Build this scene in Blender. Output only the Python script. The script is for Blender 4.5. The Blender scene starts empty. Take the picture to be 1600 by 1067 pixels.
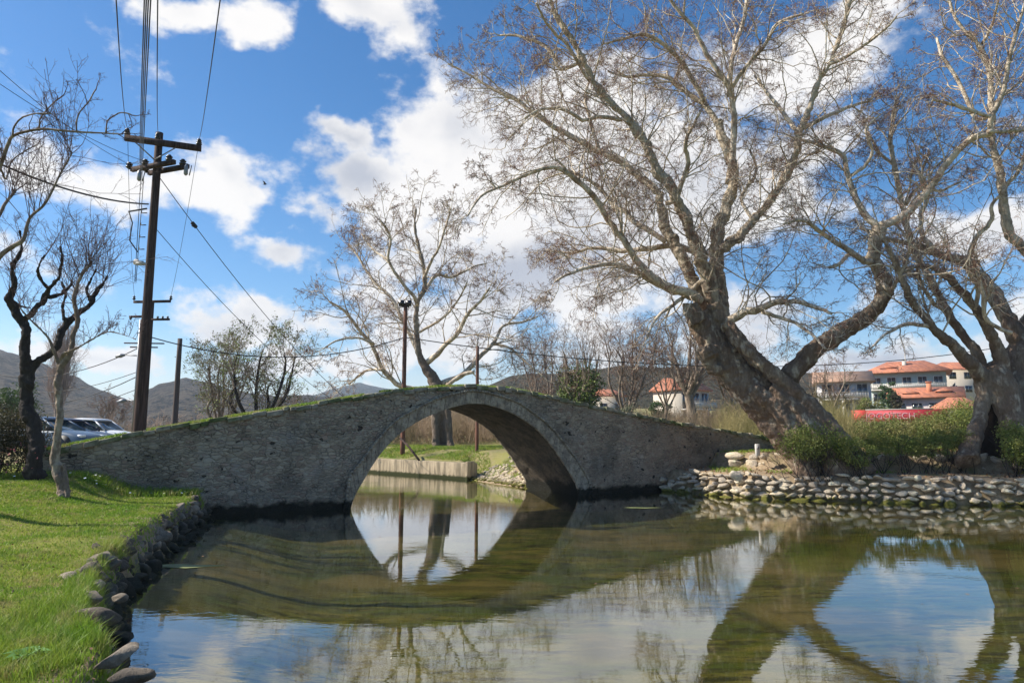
import bpy, bmesh, math, random
import numpy as np
from mathutils import Vector, Matrix, Euler
R = math.radians
C = bpy.context.scene.collection
rng = np.random.default_rng(7)
random.seed(7)

# ------------------------------------------------------------------ camera, sky, sun, exposure
FPX, CXP, CYP, HZ, HC = 1067.0, 800.0, 533.5, 675.0, 2.3
PITCH = math.atan((HZ - CYP) / FPX)
scene = bpy.context.scene
cam_d = bpy.data.cameras.new('camera'); cam = bpy.data.objects.new('camera', cam_d); C.objects.link(cam)
cam_d.lens = 24.0; cam_d.sensor_width = 36.0; cam_d.clip_end = 20000; cam_d.clip_start = 0.05
cam.location = (0, 0, HC); cam.rotation_euler = (R(90) + PITCH, 0, 0)
scene.camera = cam
scene.view_settings.view_transform = 'Standard'; scene.view_settings.look = 'None'
scene.view_settings.exposure = 0.66; scene.view_settings.gamma = 1.0
scene.cycles.use_denoising = True
scene.cycles.max_bounces = 8; scene.cycles.transparent_max_bounces = 16
scene.cycles.diffuse_bounces = 3; scene.cycles.glossy_bounces = 4
SUN_EL, SUN_AZ = R(40), math.atan2(-0.998, 0.05)
SUNV = Vector((math.sin(SUN_AZ) * math.cos(SUN_EL), math.cos(SUN_AZ) * math.cos(SUN_EL), math.sin(SUN_EL)))
sl = bpy.data.lights.new('sun', 'SUN'); so = bpy.data.objects.new('sun', sl); C.objects.link(so)
sl.energy = 4.9; sl.angle = R(0.5); sl.color = (1.0, 0.93, 0.82)
so.rotation_euler = SUNV.to_track_quat('Z', 'Y').to_euler(); so.location = (-30, 10, 30)

cp, sp_ = math.cos(PITCH), math.sin(PITCH)
def ray(x, y):
    u, v = x - CXP, CYP - y
    return Vector((u, FPX * cp - v * sp_, FPX * sp_ + v * cp))
def at(x, y, Y):
    d = ray(x, y); t = Y / d.y
    return Vector((d.x * t, Y, HC + d.z * t))
def onz(x, y, z):
    d = ray(x, y); t = (z - HC) / d.z
    return Vector((d.x * t, d.y * t, z))

# ---- world
w = bpy.data.worlds.new('World'); scene.world = w; w.use_nodes = True
nt = w.node_tree; nt.nodes.clear()
def N(tree, typ, **kw):
    n = tree.nodes.new(typ)
    for k, v in kw.items(): setattr(n, k, v)
    return n
L = nt.links.new
out = N(nt, 'ShaderNodeOutputWorld'); mix = N(nt, 'ShaderNodeMixShader')
bg1 = N(nt, 'ShaderNodeBackground'); bg2 = N(nt, 'ShaderNodeBackground')
sky = N(nt, 'ShaderNodeTexSky', sky_type='NISHITA'); sky.sun_disc = False
sky.sun_elevation = SUN_EL; sky.sun_rotation = SUN_AZ; sky.altitude = 300
sky.air_density = 1.0; sky.dust_density = 0.5; sky.ozone_density = 3.0
hs = N(nt, 'ShaderNodeHueSaturation'); hs.inputs['Saturation'].default_value = 1.30
L(sky.outputs[0], hs.inputs['Color']); L(hs.outputs[0], bg1.inputs[0]); bg1.inputs[1].default_value = 0.10
tc = N(nt, 'ShaderNodeTexCoord')
def noise(tree, vec, scale, detail=6, rough=0.55, lac=2.0):
    n = N(tree, 'ShaderNodeTexNoise'); n.inputs['Scale'].default_value = scale
    n.inputs['Detail'].default_value = detail; n.inputs['Roughness'].default_value = rough
    n.inputs['Lacunarity'].default_value = lac
    if vec is not None: tree.links.new(vec, n.inputs['Vector'])
    return n
def math_(tree, op, a, b=None, clamp=False):
    n = N(tree, 'ShaderNodeMath', operation=op); n.use_clamp = clamp
    for i, v in enumerate((a, b)):
        if v is None: continue
        if isinstance(v, (int, float)): n.inputs[i].default_value = v
        else: tree.links.new(v, n.inputs[i])
    return n.outputs[0]
def mrange(tree, v, a, b, c=0.0, d=1.0, smooth=True):
    n = N(tree, 'ShaderNodeMapRange'); n.interpolation_type = 'SMOOTHSTEP' if smooth else 'LINEAR'
    tree.links.new(v, n.inputs[0])
    for i, x in enumerate((a, b, c, d)): n.inputs[i + 1].default_value = x
    return n.outputs[0]
# warp the direction a little so that the cloud banks have torn edges
wn = noise(nt, tc.outputs['Generated'], 5.0, 5, 0.6)
vs = N(nt, 'ShaderNodeVectorMath', operation='SUBTRACT'); L(wn.outputs['Color'], vs.inputs[0]); vs.inputs[1].default_value = (0.5, 0.5, 0.5)
vm = N(nt, 'ShaderNodeVectorMath', operation='SCALE'); L(vs.outputs[0], vm.inputs[0]); vm.inputs['Scale'].default_value = 0.16
va = N(nt, 'ShaderNodeVectorMath', operation='ADD'); L(tc.outputs['Generated'], va.inputs[0]); L(vm.outputs[0], va.inputs[1])
# cloud banks: (x, y, rx, ry, weight)
CL = [(300,18,70,34,.78),(415,64,60,36,.8),(600,8,110,48,.95),(435,186,26,24,.75),(528,208,72,34,.85),(625,190,46,28,.7),
      (550,272,120,62,1.1),(710,262,150,105,1.2),(860,250,200,130,1.35),(1010,330,230,160,1.2),(820,410,260,150,1.1),(650,335,110,75,.85),
      (435,398,80,34,.85),(500,345,70,40,.7),(140,292,110,60,1.0),(330,302,80,48,.95),(385,497,150,42,1.05),(580,500,130,50,.8),
      (740,520,260,60,.85),(1180,500,160,70,.8),(1290,70,110,95,.95),(1200,130,120,80,.9),(1230,240,120,60,.7),(1540,350,150,60,1.0),(1400,400,90,40,.6),
      (1370,560,200,45,.95),(1150,590,200,30,.8),(30,395,60,30,.3),(170,545,170,26,.75),(450,565,220,26,.8),(60,505,90,20,.4),(380,620,200,20,.6),(1560,540,120,40,.7),
      (-500,100,260,160,1),(2000,60,260,180,1.1),(-300,420,200,80,.9),(1900,450,260,90,1),(900,-500,400,180,1),(200,-700,300,160,.9)]
acc = None
for (px, py, rx, ry, wt) in CL:
    d = ray(px, py).normalized(); az = math.atan2(d.x, d.y); el = math.asin(d.z)
    D = FPX / max(0.35, (cp * d.y + sp_ * d.z))
    mp = N(nt, 'ShaderNodeMapping'); mp.vector_type = 'TEXTURE'
    mp.inputs['Location'].default_value = d
    mp.inputs['Rotation'].default_value = (0, 0, -az)
    mp.inputs['Scale'].default_value = (rx / D * 1.35, max(rx, ry) / D * 2.0, ry / D * 1.35)
    L(va.outputs[0], mp.inputs['Vector'])
    g = N(nt, 'ShaderNodeTexGradient', gradient_type='SPHERICAL'); L(mp.outputs[0], g.inputs[0])
    f = math_(nt, 'MULTIPLY', g.outputs['Fac'], wt)
    acc = f if acc is None else math_(nt, 'MAXIMUM', acc, f)
sc1 = N(nt, 'ShaderNodeMapping'); sc1.inputs['Scale'].default_value = (1, 1, 1.5); L(tc.outputs['Generated'], sc1.inputs[0])
fb = noise(nt, sc1.outputs[0], 8.5, 10, 0.6)
den = math_(nt, 'ADD', acc, math_(nt, 'MULTIPLY', math_(nt, 'SUBTRACT', fb.outputs['Fac'], 0.5), 2.3))
dens = mrange(nt, den, 0.17, 0.62)
# grey undersides: thicker parts and a slow noise
fb2 = noise(nt, sc1.outputs[0], 4.0, 5, 0.5)
shade = math_(nt, 'MULTIPLY', mrange(nt, acc, 0.3, 1.0), mrange(nt, fb2.outputs['Fac'], 0.42, 0.62))
cr = N(nt, 'ShaderNodeMix', data_type='RGBA'); L(shade, cr.inputs['Factor'])
cr.inputs['A'].default_value = (0.66, 0.645, 0.63, 1); cr.inputs['B'].default_value = (0.35, 0.37, 0.42, 1)
L(cr.outputs['Result'], bg2.inputs[0]); bg2.inputs[1].default_value = 1.0
# thin veil near the horizon
sx = N(nt, 'ShaderNodeSeparateXYZ'); L(tc.outputs['Generated'], sx.inputs[0])
veil = mrange(nt, sx.outputs['Z'], 0.0, 0.16, 0.45, 0.0)
ftot = math_(nt, 'MAXIMUM', math_(nt, 'MULTIPLY', dens, 0.97), veil)
L(ftot, mix.inputs[0]); L(bg1.outputs[0], mix.inputs[1]); L(bg2.outputs[0], mix.inputs[2]); L(mix.outputs[0], out.inputs[0])

# ------------------------------------------------------------------ helpers
def tag(o, label=None, cat=None, group=None, kind=None):
    if label: o['label'] = label
    if cat: o['category'] = cat
    if group: o['group'] = group
    if kind: o['kind'] = kind
    return o
def empty(name, loc=(0, 0, 0), rz=0):
    o = bpy.data.objects.new(name, None); C.objects.link(o); o.location = loc; o.rotation_euler = (0, 0, rz)
    o.empty_display_size = 0.2
    return o
def link_mesh(name, me, mats, parent=None, loc=None):
    """vertices are world coordinates; when a parent is given they are shifted into its frame"""
    for m in (mats if isinstance(mats, (list, tuple)) else [mats]): me.materials.append(m)
    o = bpy.data.objects.new(name, me); C.objects.link(o)
    if parent is not None:
        o.parent = parent
        bpy.context.view_layer.update()
    return o
class MB:
    """collects polygons (numpy friendly), builds ONE mesh object"""
    def __init__(s): s.v = []; s.n = 0; s.f3 = []; s.f4 = []; s.m3 = []; s.m4 = []; s.ng = []; s.mg = []
    def add(s, V, F, mi=0):
        V = np.asarray(V, float).reshape(-1, 3); F = np.asarray(F, int)
        if len(V) == 0 or len(F) == 0: return
        if F.shape[1] == 4: s.f4.append(F + s.n); s.m4.append(np.full(len(F), mi))
        else: s.f3.append(F + s.n); s.m3.append(np.full(len(F), mi))
        s.v.append(V); s.n += len(V)
    def addbm(s, V, faces, mi=0):
        V = np.asarray(V, float).reshape(-1, 3)
        for f in faces: s.ng.append([i + s.n for i in f]); s.mg.append(mi)
        s.v.append(V); s.n += len(V)
    def box(s, c, size, rz=0, mi=0, jit=0, tilt=0):
        sx_, sy_, sz_ = [a / 2 for a in size]
        P = np.array([(x, y, z) for z in (-sz_, sz_) for y in (-sy_, sy_) for x in (-sx_, sx_)])
        if jit: P = P + rng.normal(0, jit, P.shape)
        if tilt:
            c2, s2 = math.cos(tilt), math.sin(tilt); P = P @ np.array([[c2, 0, s2], [0, 1, 0], [-s2, 0, c2]]).T
        c_, s_ = math.cos(rz), math.sin(rz)
        P = P @ np.array([[c_, -s_, 0], [s_, c_, 0], [0, 0, 1]]).T + np.array(c)
        s.add(P, [(0, 2, 3, 1), (4, 5, 7, 6), (0, 1, 5, 4), (2, 6, 7, 3), (0, 4, 6, 2), (1, 3, 7, 5)], mi)
    def tube(s, P, Rr, sides=8, mi=0, cap=True):
        P = np.asarray(P, float)[None]; Rr = np.asarray(Rr, float)
        if Rr.ndim == 0: Rr = np.full(P.shape[1], float(Rr))
        s.tubes(P, Rr[None], sides, mi, cap)
    def tubes(s, P, Rr, sides=3, mi=0, cap=False):
        n, k, _ = P.shape
        if n == 0: return
        T = np.empty_like(P); T[:, 1:-1] = P[:, 2:] - P[:, :-2]; T[:, 0] = P[:, 1] - P[:, 0]; T[:, -1] = P[:, -1] - P[:, -2]
        T /= np.linalg.norm(T, axis=2, keepdims=True) + 1e-9
        # one reference per tube, perpendicular to the mean direction as far as possible
        mean = P[:, -1] - P[:, 0]; mean /= np.linalg.norm(mean, axis=1, keepdims=True) + 1e-9
        ref = np.zeros((n, 3)); ax = np.argmin(np.abs(mean), axis=1); ref[np.arange(n), ax] = 1
        U = np.cross(T, ref[:, None, :]); U /= np.linalg.norm(U, axis=2, keepdims=True) + 1e-9
        W = np.cross(T, U)
        a = np.arange(sides) * 2 * math.pi / sides
        V = P[:, :, None, :] + Rr[:, :, None, None] * (np.cos(a)[None, None, :, None] * U[:, :, None, :] + np.sin(a)[None, None, :, None] * W[:, :, None, :])
        i = np.arange(n)[:, None, None] * (k * sides); j = np.arange(k - 1)[None, :, None] * sides; q = np.arange(sides)[None, None, :]; q2 = (q + 1) % sides
        F = np.stack([i + j + q, i + j + q2, i + j + sides + q2, i + j + sides + q], axis=-1).reshape(-1, 4)
        base = s.n
        s.add(V.reshape(-1, 3), F, mi)
        if cap:
            for t in range(n):
                o = base + t * k * sides
                s.ng.append([o + x for x in range(sides)][::-1]); s.mg.append(mi)
                s.ng.append([o + (k - 1) * sides + x for x in range(sides)]); s.mg.append(mi)
    def lathe(s, c, prof, sides=12, mi=0, axis=(0, 0, 1)):
        P = np.array([np.array(c) + np.array(axis) * h for r, h in prof]); s.tube(P, np.array([max(r, 1e-4) for r, h in prof]), sides, mi)
    def build(s, name, mats, parent=None, smooth=False, origin=None):
        me = bpy.data.meshes.new(name)
        V = np.concatenate(s.v) if s.v else np.zeros((0, 3))
        if parent is not None:
            M = np.array(parent.matrix_world.inverted() if False else parent_matrix(parent).inverted())
            V = V @ M[:3, :3].T + M[:3, 3]
        elif origin is not None: V = V - np.array(origin)
        f3 = np.concatenate(s.f3) if s.f3 else np.zeros((0, 3), int); f4 = np.concatenate(s.f4) if s.f4 else np.zeros((0, 4), int)
        m3 = np.concatenate(s.m3) if s.m3 else np.zeros(0, int); m4 = np.concatenate(s.m4) if s.m4 else np.zeros(0, int)
        ngl = [len(f) for f in s.ng]
        loops = np.concatenate([f3.ravel(), f4.ravel(), np.array([i for f in s.ng for i in f], int)])
        tot = np.concatenate([np.full(len(f3), 3), np.full(len(f4), 4), np.array(ngl, int)])
        start = np.concatenate([[0], np.cumsum(tot)[:-1]]) if len(tot) else np.zeros(0, int)
        me.vertices.add(len(V)); me.vertices.foreach_set('co', V.astype(np.float32).ravel())
        me.loops.add(len(loops)); me.loops.foreach_set('vertex_index', loops.astype(np.int32))
        me.polygons.add(len(tot)); me.polygons.foreach_set('loop_start', start.astype(np.int32))
        me.polygons.foreach_set('material_index', np.concatenate([m3, m4, np.array(s.mg, int)]).astype(np.int32))
        if smooth: me.polygons.foreach_set('use_smooth', np.ones(len(tot), bool))
        me.update(calc_edges=True); me.validate()
        for m in (mats if isinstance(mats, (list, tuple)) else [mats]): me.materials.append(m)
        o = bpy.data.objects.new(name, me); C.objects.link(o)
        if parent is not None: o.parent = parent
        elif origin is not None: o.location = origin
        return o
def parent_matrix(p):
    m = Matrix.LocRotScale(p.location, p.rotation_euler, p.scale)
    return parent_matrix(p.parent) @ m if p.parent else m
def copy_tree(o, parent=None):
    c = o.copy(); C.objects.link(c); c.parent = parent
    for ch in list(o.children): copy_tree(ch, c)
    return c

# ------------------------------------------------------------------ materials
def mat(name, col=(0.5, 0.5, 0.5), rough=0.8, metal=0.0, spec=0.5, vary=0.0, vscale=3.0, bump=0.0, bscale=20.0, col2=None, c2scale=2.0, c2lo=0.4, c2hi=0.6, stretch=(1, 1, 1), detail=6):
    m = bpy.data.materials.new(name); m.use_nodes = True; t = m.node_tree; b = t.nodes['Principled BSDF']
    b.inputs['Roughness'].default_value = rough; b.inputs['Metallic'].default_value = metal
    b.inputs['Specular IOR Level'].default_value = spec; b.inputs['Base Color'].default_value = (*col, 1)
    tcn = N(t, 'ShaderNodeTexCoord'); mp = N(t, 'ShaderNodeMapping'); t.links.new(tcn.outputs['Object'], mp.inputs[0]); mp.inputs['Scale'].default_value = stretch
    cur = None
    if col2 is not None:
        n = noise(t, mp.outputs[0], c2scale, detail, 0.6); f = mrange(t, n.outputs['Fac'], c2lo, c2hi)
        mx = N(t, 'ShaderNodeMix', data_type='RGBA'); t.links.new(f, mx.inputs['Factor'])
        mx.inputs['A'].default_value = (*col, 1); mx.inputs['B'].default_value = (*col2, 1); cur = mx.outputs['Result']
    if vary:
        n = noise(t, mp.outputs[0], vscale, detail, 0.65); v = mrange(t, n.outputs['Fac'], 0.25, 0.75, 1 - vary, 1 + vary, False)
        h = N(t, 'ShaderNodeHueSaturation'); t.links.new(v, h.inputs['Value'])
        if cur is None: h.inputs['Color'].default_value = (*col, 1)
        else: t.links.new(cur, h.inputs['Color'])
        cur = h.outputs[0]
    if cur is not None: t.links.new(cur, b.inputs['Base Color'])
    if bump:
        n = noise(t, mp.outputs[0], bscale, 8, 0.6); bp = N(t, 'ShaderNodeBump'); bp.inputs['Strength'].default_value = min(1, bump * 4); bp.inputs['Distance'].default_value = bump
        t.links.new(n.outputs['Fac'], bp.inputs['Height']); t.links.new(bp.outputs[0], b.inputs['Normal'])
    return m
def mixc(t, f, a, b):
    n = N(t, 'ShaderNodeMix', data_type='RGBA')
    if isinstance(f, (int, float)): n.inputs['Factor'].default_value = f
    else: t.links.new(f, n.inputs['Factor'])
    for k, v in (('A', a), ('B', b)):
        if isinstance(v, tuple): n.inputs[k].default_value = (*v[:3], 1)
        else: t.links.new(v, n.inputs[k])
    return n.outputs['Result']
def newmat(name, rough=0.85, spec=0.4):
    m = bpy.data.materials.new(name); m.use_nodes = True; t = m.node_tree; b = t.nodes['Principled BSDF']
    b.inputs['Roughness'].default_value = rough; b.inputs['Specular IOR Level'].default_value = spec
    g = N(t, 'ShaderNodeNewGeometry')
    return m, t, b, g.outputs['Position']
def scaled(t, vec, s, rot=(0, 0, 0)):
    mp = N(t, 'ShaderNodeMapping'); t.links.new(vec, mp.inputs[0]); mp.inputs['Scale'].default_value = s; mp.inputs['Rotation'].default_value = rot
    return mp.outputs[0]
def bumpn(t, b, h, dist, strength=0.6):
    bp = N(t, 'ShaderNodeBump'); bp.inputs['Strength'].default_value = strength; bp.inputs['Distance'].default_value = dist
    t.links.new(h, bp.inputs['Height']); t.links.new(bp.outputs[0], b.inputs['Normal'])
# ------------------------------------------------------------------ setting: terrain, water, hills
WATER = np.array([(-3.3,6.3),(-4.0,7.1),(-4.8,8.6),(-5.3,9.6),(-6.1,12),(-6.8,14),(-7.6,17),(-8.35,19.4),(-9.6,22.5),(-14,29),(-26,44),(-40,60),
                  (-36,70),(-26,58),(-2.2,34),(-1.2,31.5),(0.3,29.0),(2.9,29.6),(5.6,29.3),(6.15,27.3),(8.3,24.5),(11.0,23.4),(13.7,22.5),(16.4,21.9),(24,20),(34,14),(34,2.5),(0,2.4),(-2.3,3.9)])
def sdist(X, Y, poly=WATER):
    """signed distance to the water outline: positive on land"""
    P = np.stack([X, Y], -1).reshape(-1, 2); d = np.full(len(P), 1e9); ins = np.zeros(len(P), bool)
    n = len(poly)
    for i in range(n):
        a, b = poly[i], poly[(i + 1) % n]; ab = b - a; t = np.clip(((P - a) @ ab) / (ab @ ab), 0, 1)
        q = a + t[:, None] * ab; d = np.minimum(d, np.linalg.norm(P - q, axis=1))
        c = ((a[1] > P[:, 1]) != (b[1] > P[:, 1])); xx = a[0] + (P[:, 1] - a[1]) / (b[1] - a[1] + 1e-12) * (b[0] - a[0]); ins ^= c & (P[:, 0] < xx)
    return np.where(ins, -d, d).reshape(X.shape)
def sst(x, a, b):
    t = np.clip((x - a) / (b - a), 0, 1); return t * t * (3 - 2 * t)
CTRL = np.array([(-5.7,9,.55),(-7.2,9,.68),(-7.6,13,.66),(-8.7,17.5,.62),(-11.5,17,1.2),(-16,15,1.3),(-10,12,.85),(-8,7,.72),(-4.3,5,.5),(-3,3,.55),(0,0,.8),(5,-3,.9),
                 (-13,20,1.4),(-16,24,1.45),(-20,30,1.45),(-25,38,1.5),(-30,50,1.6),(-10,40,1.25),(-2,40,1.35),(4,35,1.45),(-8,46,1.4),(-14,52,1.5),(0.8,31,.9),(10,38,1.5)])
def vnoise(X, Y, s, seed=0):
    """cheap smooth value noise"""
    x, y = X / s + seed * 17.3, Y / s + seed * 9.1; xi, yi = np.floor(x), np.floor(y); fx, fy = x - xi, y - yi
    fx = fx * fx * (3 - 2 * fx); fy = fy * fy * (3 - 2 * fy)
    h = lambda a, b: np.modf(np.abs(np.sin(a * 127.1 + b * 311.7 + seed) * 43758.5453))[0]
    return (h(xi, yi) * (1 - fx) + h(xi + 1, yi) * fx) * (1 - fy) + (h(xi, yi + 1) * (1 - fx) + h(xi + 1, yi + 1) * fx) * fy - 0.5
def ground_z(X, Y):
    X = np.asarray(X, float); Y = np.asarray(Y, float); d = sdist(X, Y)
    num = np.zeros_like(X); den = np.zeros_like(X)
    for cx_, cy_, cz_ in CTRL:
        w_ = 1 / ((X - cx_) ** 2 + (Y - cy_) ** 2 + 0.4) ** 2; num += w_ * cz_; den += w_
    B = num / den
    far = sst(np.hypot(X, Y), 45, 60); B = B * (1 - far) + 1.6 * far
    right = sst(X, 4.5, 6.5) * sst(Y, 8, 14) * (1 - sst(Y, 60, 75))
    terr = 0.80 + 0.04 * np.minimum(d, 2.3) + (1.5 - 0.9) * sst(d, 2.5, 2.75) + 0.0 * X
    B = B * (1 - right) + terr * right
    B = B + sst(X, -6, 22) * np.clip((Y - 42) * 0.052, 0, 6.5) + (1 - sst(X, -6, 22)) * np.clip((Y - 60) * 0.008, 0, 2)
    cz = sst(Y, 31, 33) * (1 - sst(X, -2.2, -1.2)) * sst(X + Y, 22, 26)
    B = B * (1 - cz) + np.minimum(B, 0.74 + 0.28 * np.maximum(d - 0.3, 0)) * cz
    B = B + 0.07 * vnoise(X, Y, 2.2, 1) + 0.03 * vnoise(X, Y, 0.6, 2) + 0.25 * vnoise(X, Y, 15, 3) * sst(Y, 45, 60)
    rocky = sst(X, -2.6, -1.8) * (1 - sst(X, 4, 6)) * sst(Y, 28, 29.5) * (1 - sst(Y, 36, 40))
    land = B * (sst(d, 0.0, 0.3) * (1 - rocky) + sst(d, 0.0, 2.6) * rocky)
    bed = -0.12 - 0.5 * sst(-d, 0.1, 3.0) + 0.07 * vnoise(X, Y, 1.5, 4) + 0.03 * vnoise(X, Y, 0.4, 5)
    return np.where(d > 0, land - 0.12 * (1 - sst(d, 0, 0.1)), bed)
def gz(x, y): return float(ground_z(np.array([x]), np.array([y]))[0])
def axis(lo, hi, step, far, n):
    core = np.arange(lo, hi + 1e-6, step); g = np.geomspace(step, far, n)
    return np.concatenate([(lo - np.cumsum(g))[::-1], core, hi + np.cumsum(g)])
ax_, ay_ = axis(-19, 27, 0.2, 700, 40), axis(1, 44, 0.2, 700, 40)
GX, GY = np.meshgrid(ax_, ay_); GZ = ground_z(GX, GY)
nx, ny = len(ax_), len(ay_)
V = np.stack([GX, GY, GZ], -1).reshape(-1, 3)
ii = (np.arange(ny - 1)[:, None] * nx + np.arange(nx - 1)[None]).ravel()
mb = MB(); mb.add(V, np.stack([ii, ii + 1, ii + nx + 1, ii + nx], -1))

# ground material: lawn, dry earth and river bed by an attribute laid over the land
mg, t, b, pos = newmat('ground', 0.95, 0.2)
att = N(t, 'ShaderNodeAttribute'); att.attribute_name = 'zone'
sepz = N(t, 'ShaderNodeSeparateColor'); t.links.new(att.outputs['Color'], sepz.inputs[0])
n1 = noise(t, pos, 0.9, 6, 0.6); n2 = noise(t, pos, 6, 6, 0.7); n3 = noise(t, pos, 40, 5, 0.7)
gr = mixc(t, mrange(t, n1.outputs['Fac'], 0.35, 0.65), (0.09, 0.14, 0.014), (0.23, 0.23, 0.045))
gr = mixc(t, mrange(t, n2.outputs['Fac'], 0.52, 0.68), gr, (0.17, 0.15, 0.06))
dirt = mixc(t, mrange(t, n2.outputs['Fac'], 0.35, 0.65), (0.25, 0.18, 0.11), (0.38, 0.29, 0.19))
dirt = mixc(t, mrange(t, n1.outputs['Fac'], 0.5, 0.7), dirt, (0.14, 0.15, 0.05))
flow = scaled(t, pos, (0.35, 1.5, 1), (0, 0, R(8)))
n4 = noise(t, flow, 1.3, 8, 0.65); n5 = noise(t, flow, 3.5, 8, 0.75)
bed = mixc(t, mrange(t, n4.outputs['Fac'], 0.42, 0.62), (0.058, 0.070, 0.006), (0.150, 0.118, 0.026))
bed = mixc(t, mrange(t, n5.outputs['Fac'], 0.46, 0.6), bed, (0.026, 0.024, 0.006))
nb = noise(t, pos, 0.28, 3, 0.5); bed = mixc(t, mrange(t, nb.outputs['Fac'], 0.5, 0.62), bed, mixc(t, mrange(t, n4.outputs['Fac'], 0.45, 0.6), (0.15, 0.105, 0.04), (0.07, 0.055, 0.018)))
c = mixc(t, sepz.outputs[0], dirt, gr); c = mixc(t, sepz.outputs[1], c, bed)
hv = N(t, 'ShaderNodeHueSaturation'); t.links.new(c, hv.inputs['Color']); t.links.new(mrange(t, n3.outputs['Fac'], 0.3, 0.7, 0.75, 1.25, False), hv.inputs['Value'])
t.links.new(hv.outputs[0], b.inputs['Base Color'])
bumpn(t, b, math_(t, 'ADD', n3.outputs['Fac'], n2.outputs['Fac']), 0.03)
ground = mb.build('ground', mg, smooth=True); tag(ground, kind='structure')
dd = sdist(GX, GY).ravel(); X_, Y_ = V[:, 0], V[:, 1]
grass = np.where((X_ < 4.5) | (Y_ < 8), 1.0, 0.0)
grass = np.maximum(grass, sst(Y_, 27.5, 29) * (dd > 5)) ; grass = np.maximum(grass, 0.45 * (dd > 3.2))
bankright = sst(X_, -2.0, -0.5) * (Y_ > 28.5) * (Y_ < 37) * (1 - sst(dd, 1.8, 3.2)); grass = grass * (1 - bankright)
carpark = (X_ < -9) * sst(Y_ - 0.5 * (X_ + 12), 20, 22) * (Y_ < 50) * (dd > 2); grass = grass * (1 - 0.6 * carpark)
farf = sst(Y_, 60, 80); grass = grass * (1 - 0.5 * farf)
grass = np.where((Y_ > 32) & (X_ < 0), 0.62 + 0.5 * vnoise(X_, Y_, 1.4, 77), grass)
grass = grass * sst(dd + 0.35 * vnoise(X_, Y_, 0.7, 8) + 0.6 * ((Y_ > 33) & (X_ < -1.5)), 0.25, 0.7)
zone = np.stack([grass, (1 - sst(dd, -0.1, 0.12)), 0 * dd, 1 + 0 * dd], -1)
ca = ground.data.color_attributes.new('zone', 'FLOAT_COLOR', 'POINT'); ca.data.foreach_set('color', zone.astype(np.float32).ravel())

# water
mw = bpy.data.materials.new('water'); mw.use_nodes = True; t = mw.node_tree; t.nodes.clear()
mo = N(t, 'ShaderNodeOutputMaterial'); ms = N(t, 'ShaderNodeMixShader'); tr = N(t, 'ShaderNodeBsdfTransparent'); gl = N(t, 'ShaderNodeBsdfGlossy')
tr.inputs[0].default_value = (0.90, 0.93, 0.72, 1); gl.inputs['Roughness'].default_value = 0.008; gl.inputs[0].default_value = (0.97, 0.98, 1, 1)
g = N(t, 'ShaderNodeNewGeometry'); p1 = scaled(t, g.outputs['Position'], (1.0, 2.6, 1)); 
r1 = noise(t, p1, 2.2, 3, 0.5); r2 = noise(t, scaled(t, g.outputs['Position'], (3, 9, 1)), 3.0, 2, 0.5); r3 = noise(t, g.outputs['Position'], 0.35, 2, 0.5)
hgt = math_(t, 'ADD', r1.outputs['Fac'], math_(t, 'MULTIPLY', r2.outputs['Fac'], 0.16))
sy = N(t, 'ShaderNodeSeparateXYZ'); t.links.new(g.outputs['Position'], sy.inputs[0])
amp = math_(t, 'MULTIPLY', mrange(t, r3.outputs['Fac'], 0.35, 0.65, 0.25, 1.0), mrange(t, sy.outputs[1], 22, 32, 0.25, 1.0))
bp = N(t, 'ShaderNodeBump'); bp.inputs['Distance'].default_value = 0.0065; t.links.new(amp, bp.inputs['Strength']); t.links.new(hgt, bp.inputs['Height'])
dt = N(t, 'ShaderNodeVectorMath', operation='DOT_PRODUCT'); t.links.new(g.outputs['Incoming'], dt.inputs[0]); t.links.new(bp.outputs[0], dt.inputs[1])
om = math_(t, 'SUBTRACT', 1.0, math_(t, 'ABSOLUTE', dt.outputs['Value']), True); frs = math_(t, 'ADD', math_(t, 'MULTIPLY', math_(t, 'POWER', om, 3.7), 0.93), 0.055)
t.links.new(bp.outputs[0], gl.inputs['Normal'])
t.links.new(frs, ms.inputs[0]); t.links.new(tr.outputs[0], ms.inputs[1]); t.links.new(gl.outputs[0], ms.inputs[2]); t.links.new(ms.outputs[0], mo.inputs[0])
mb = MB(); mb.add([(-60, -1, 0), (45, -1, 0), (45, 80, 0), (-60, 80, 0)], [(0, 1, 2, 3)])
tag(mb.build('water', mw), kind='structure')

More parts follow.
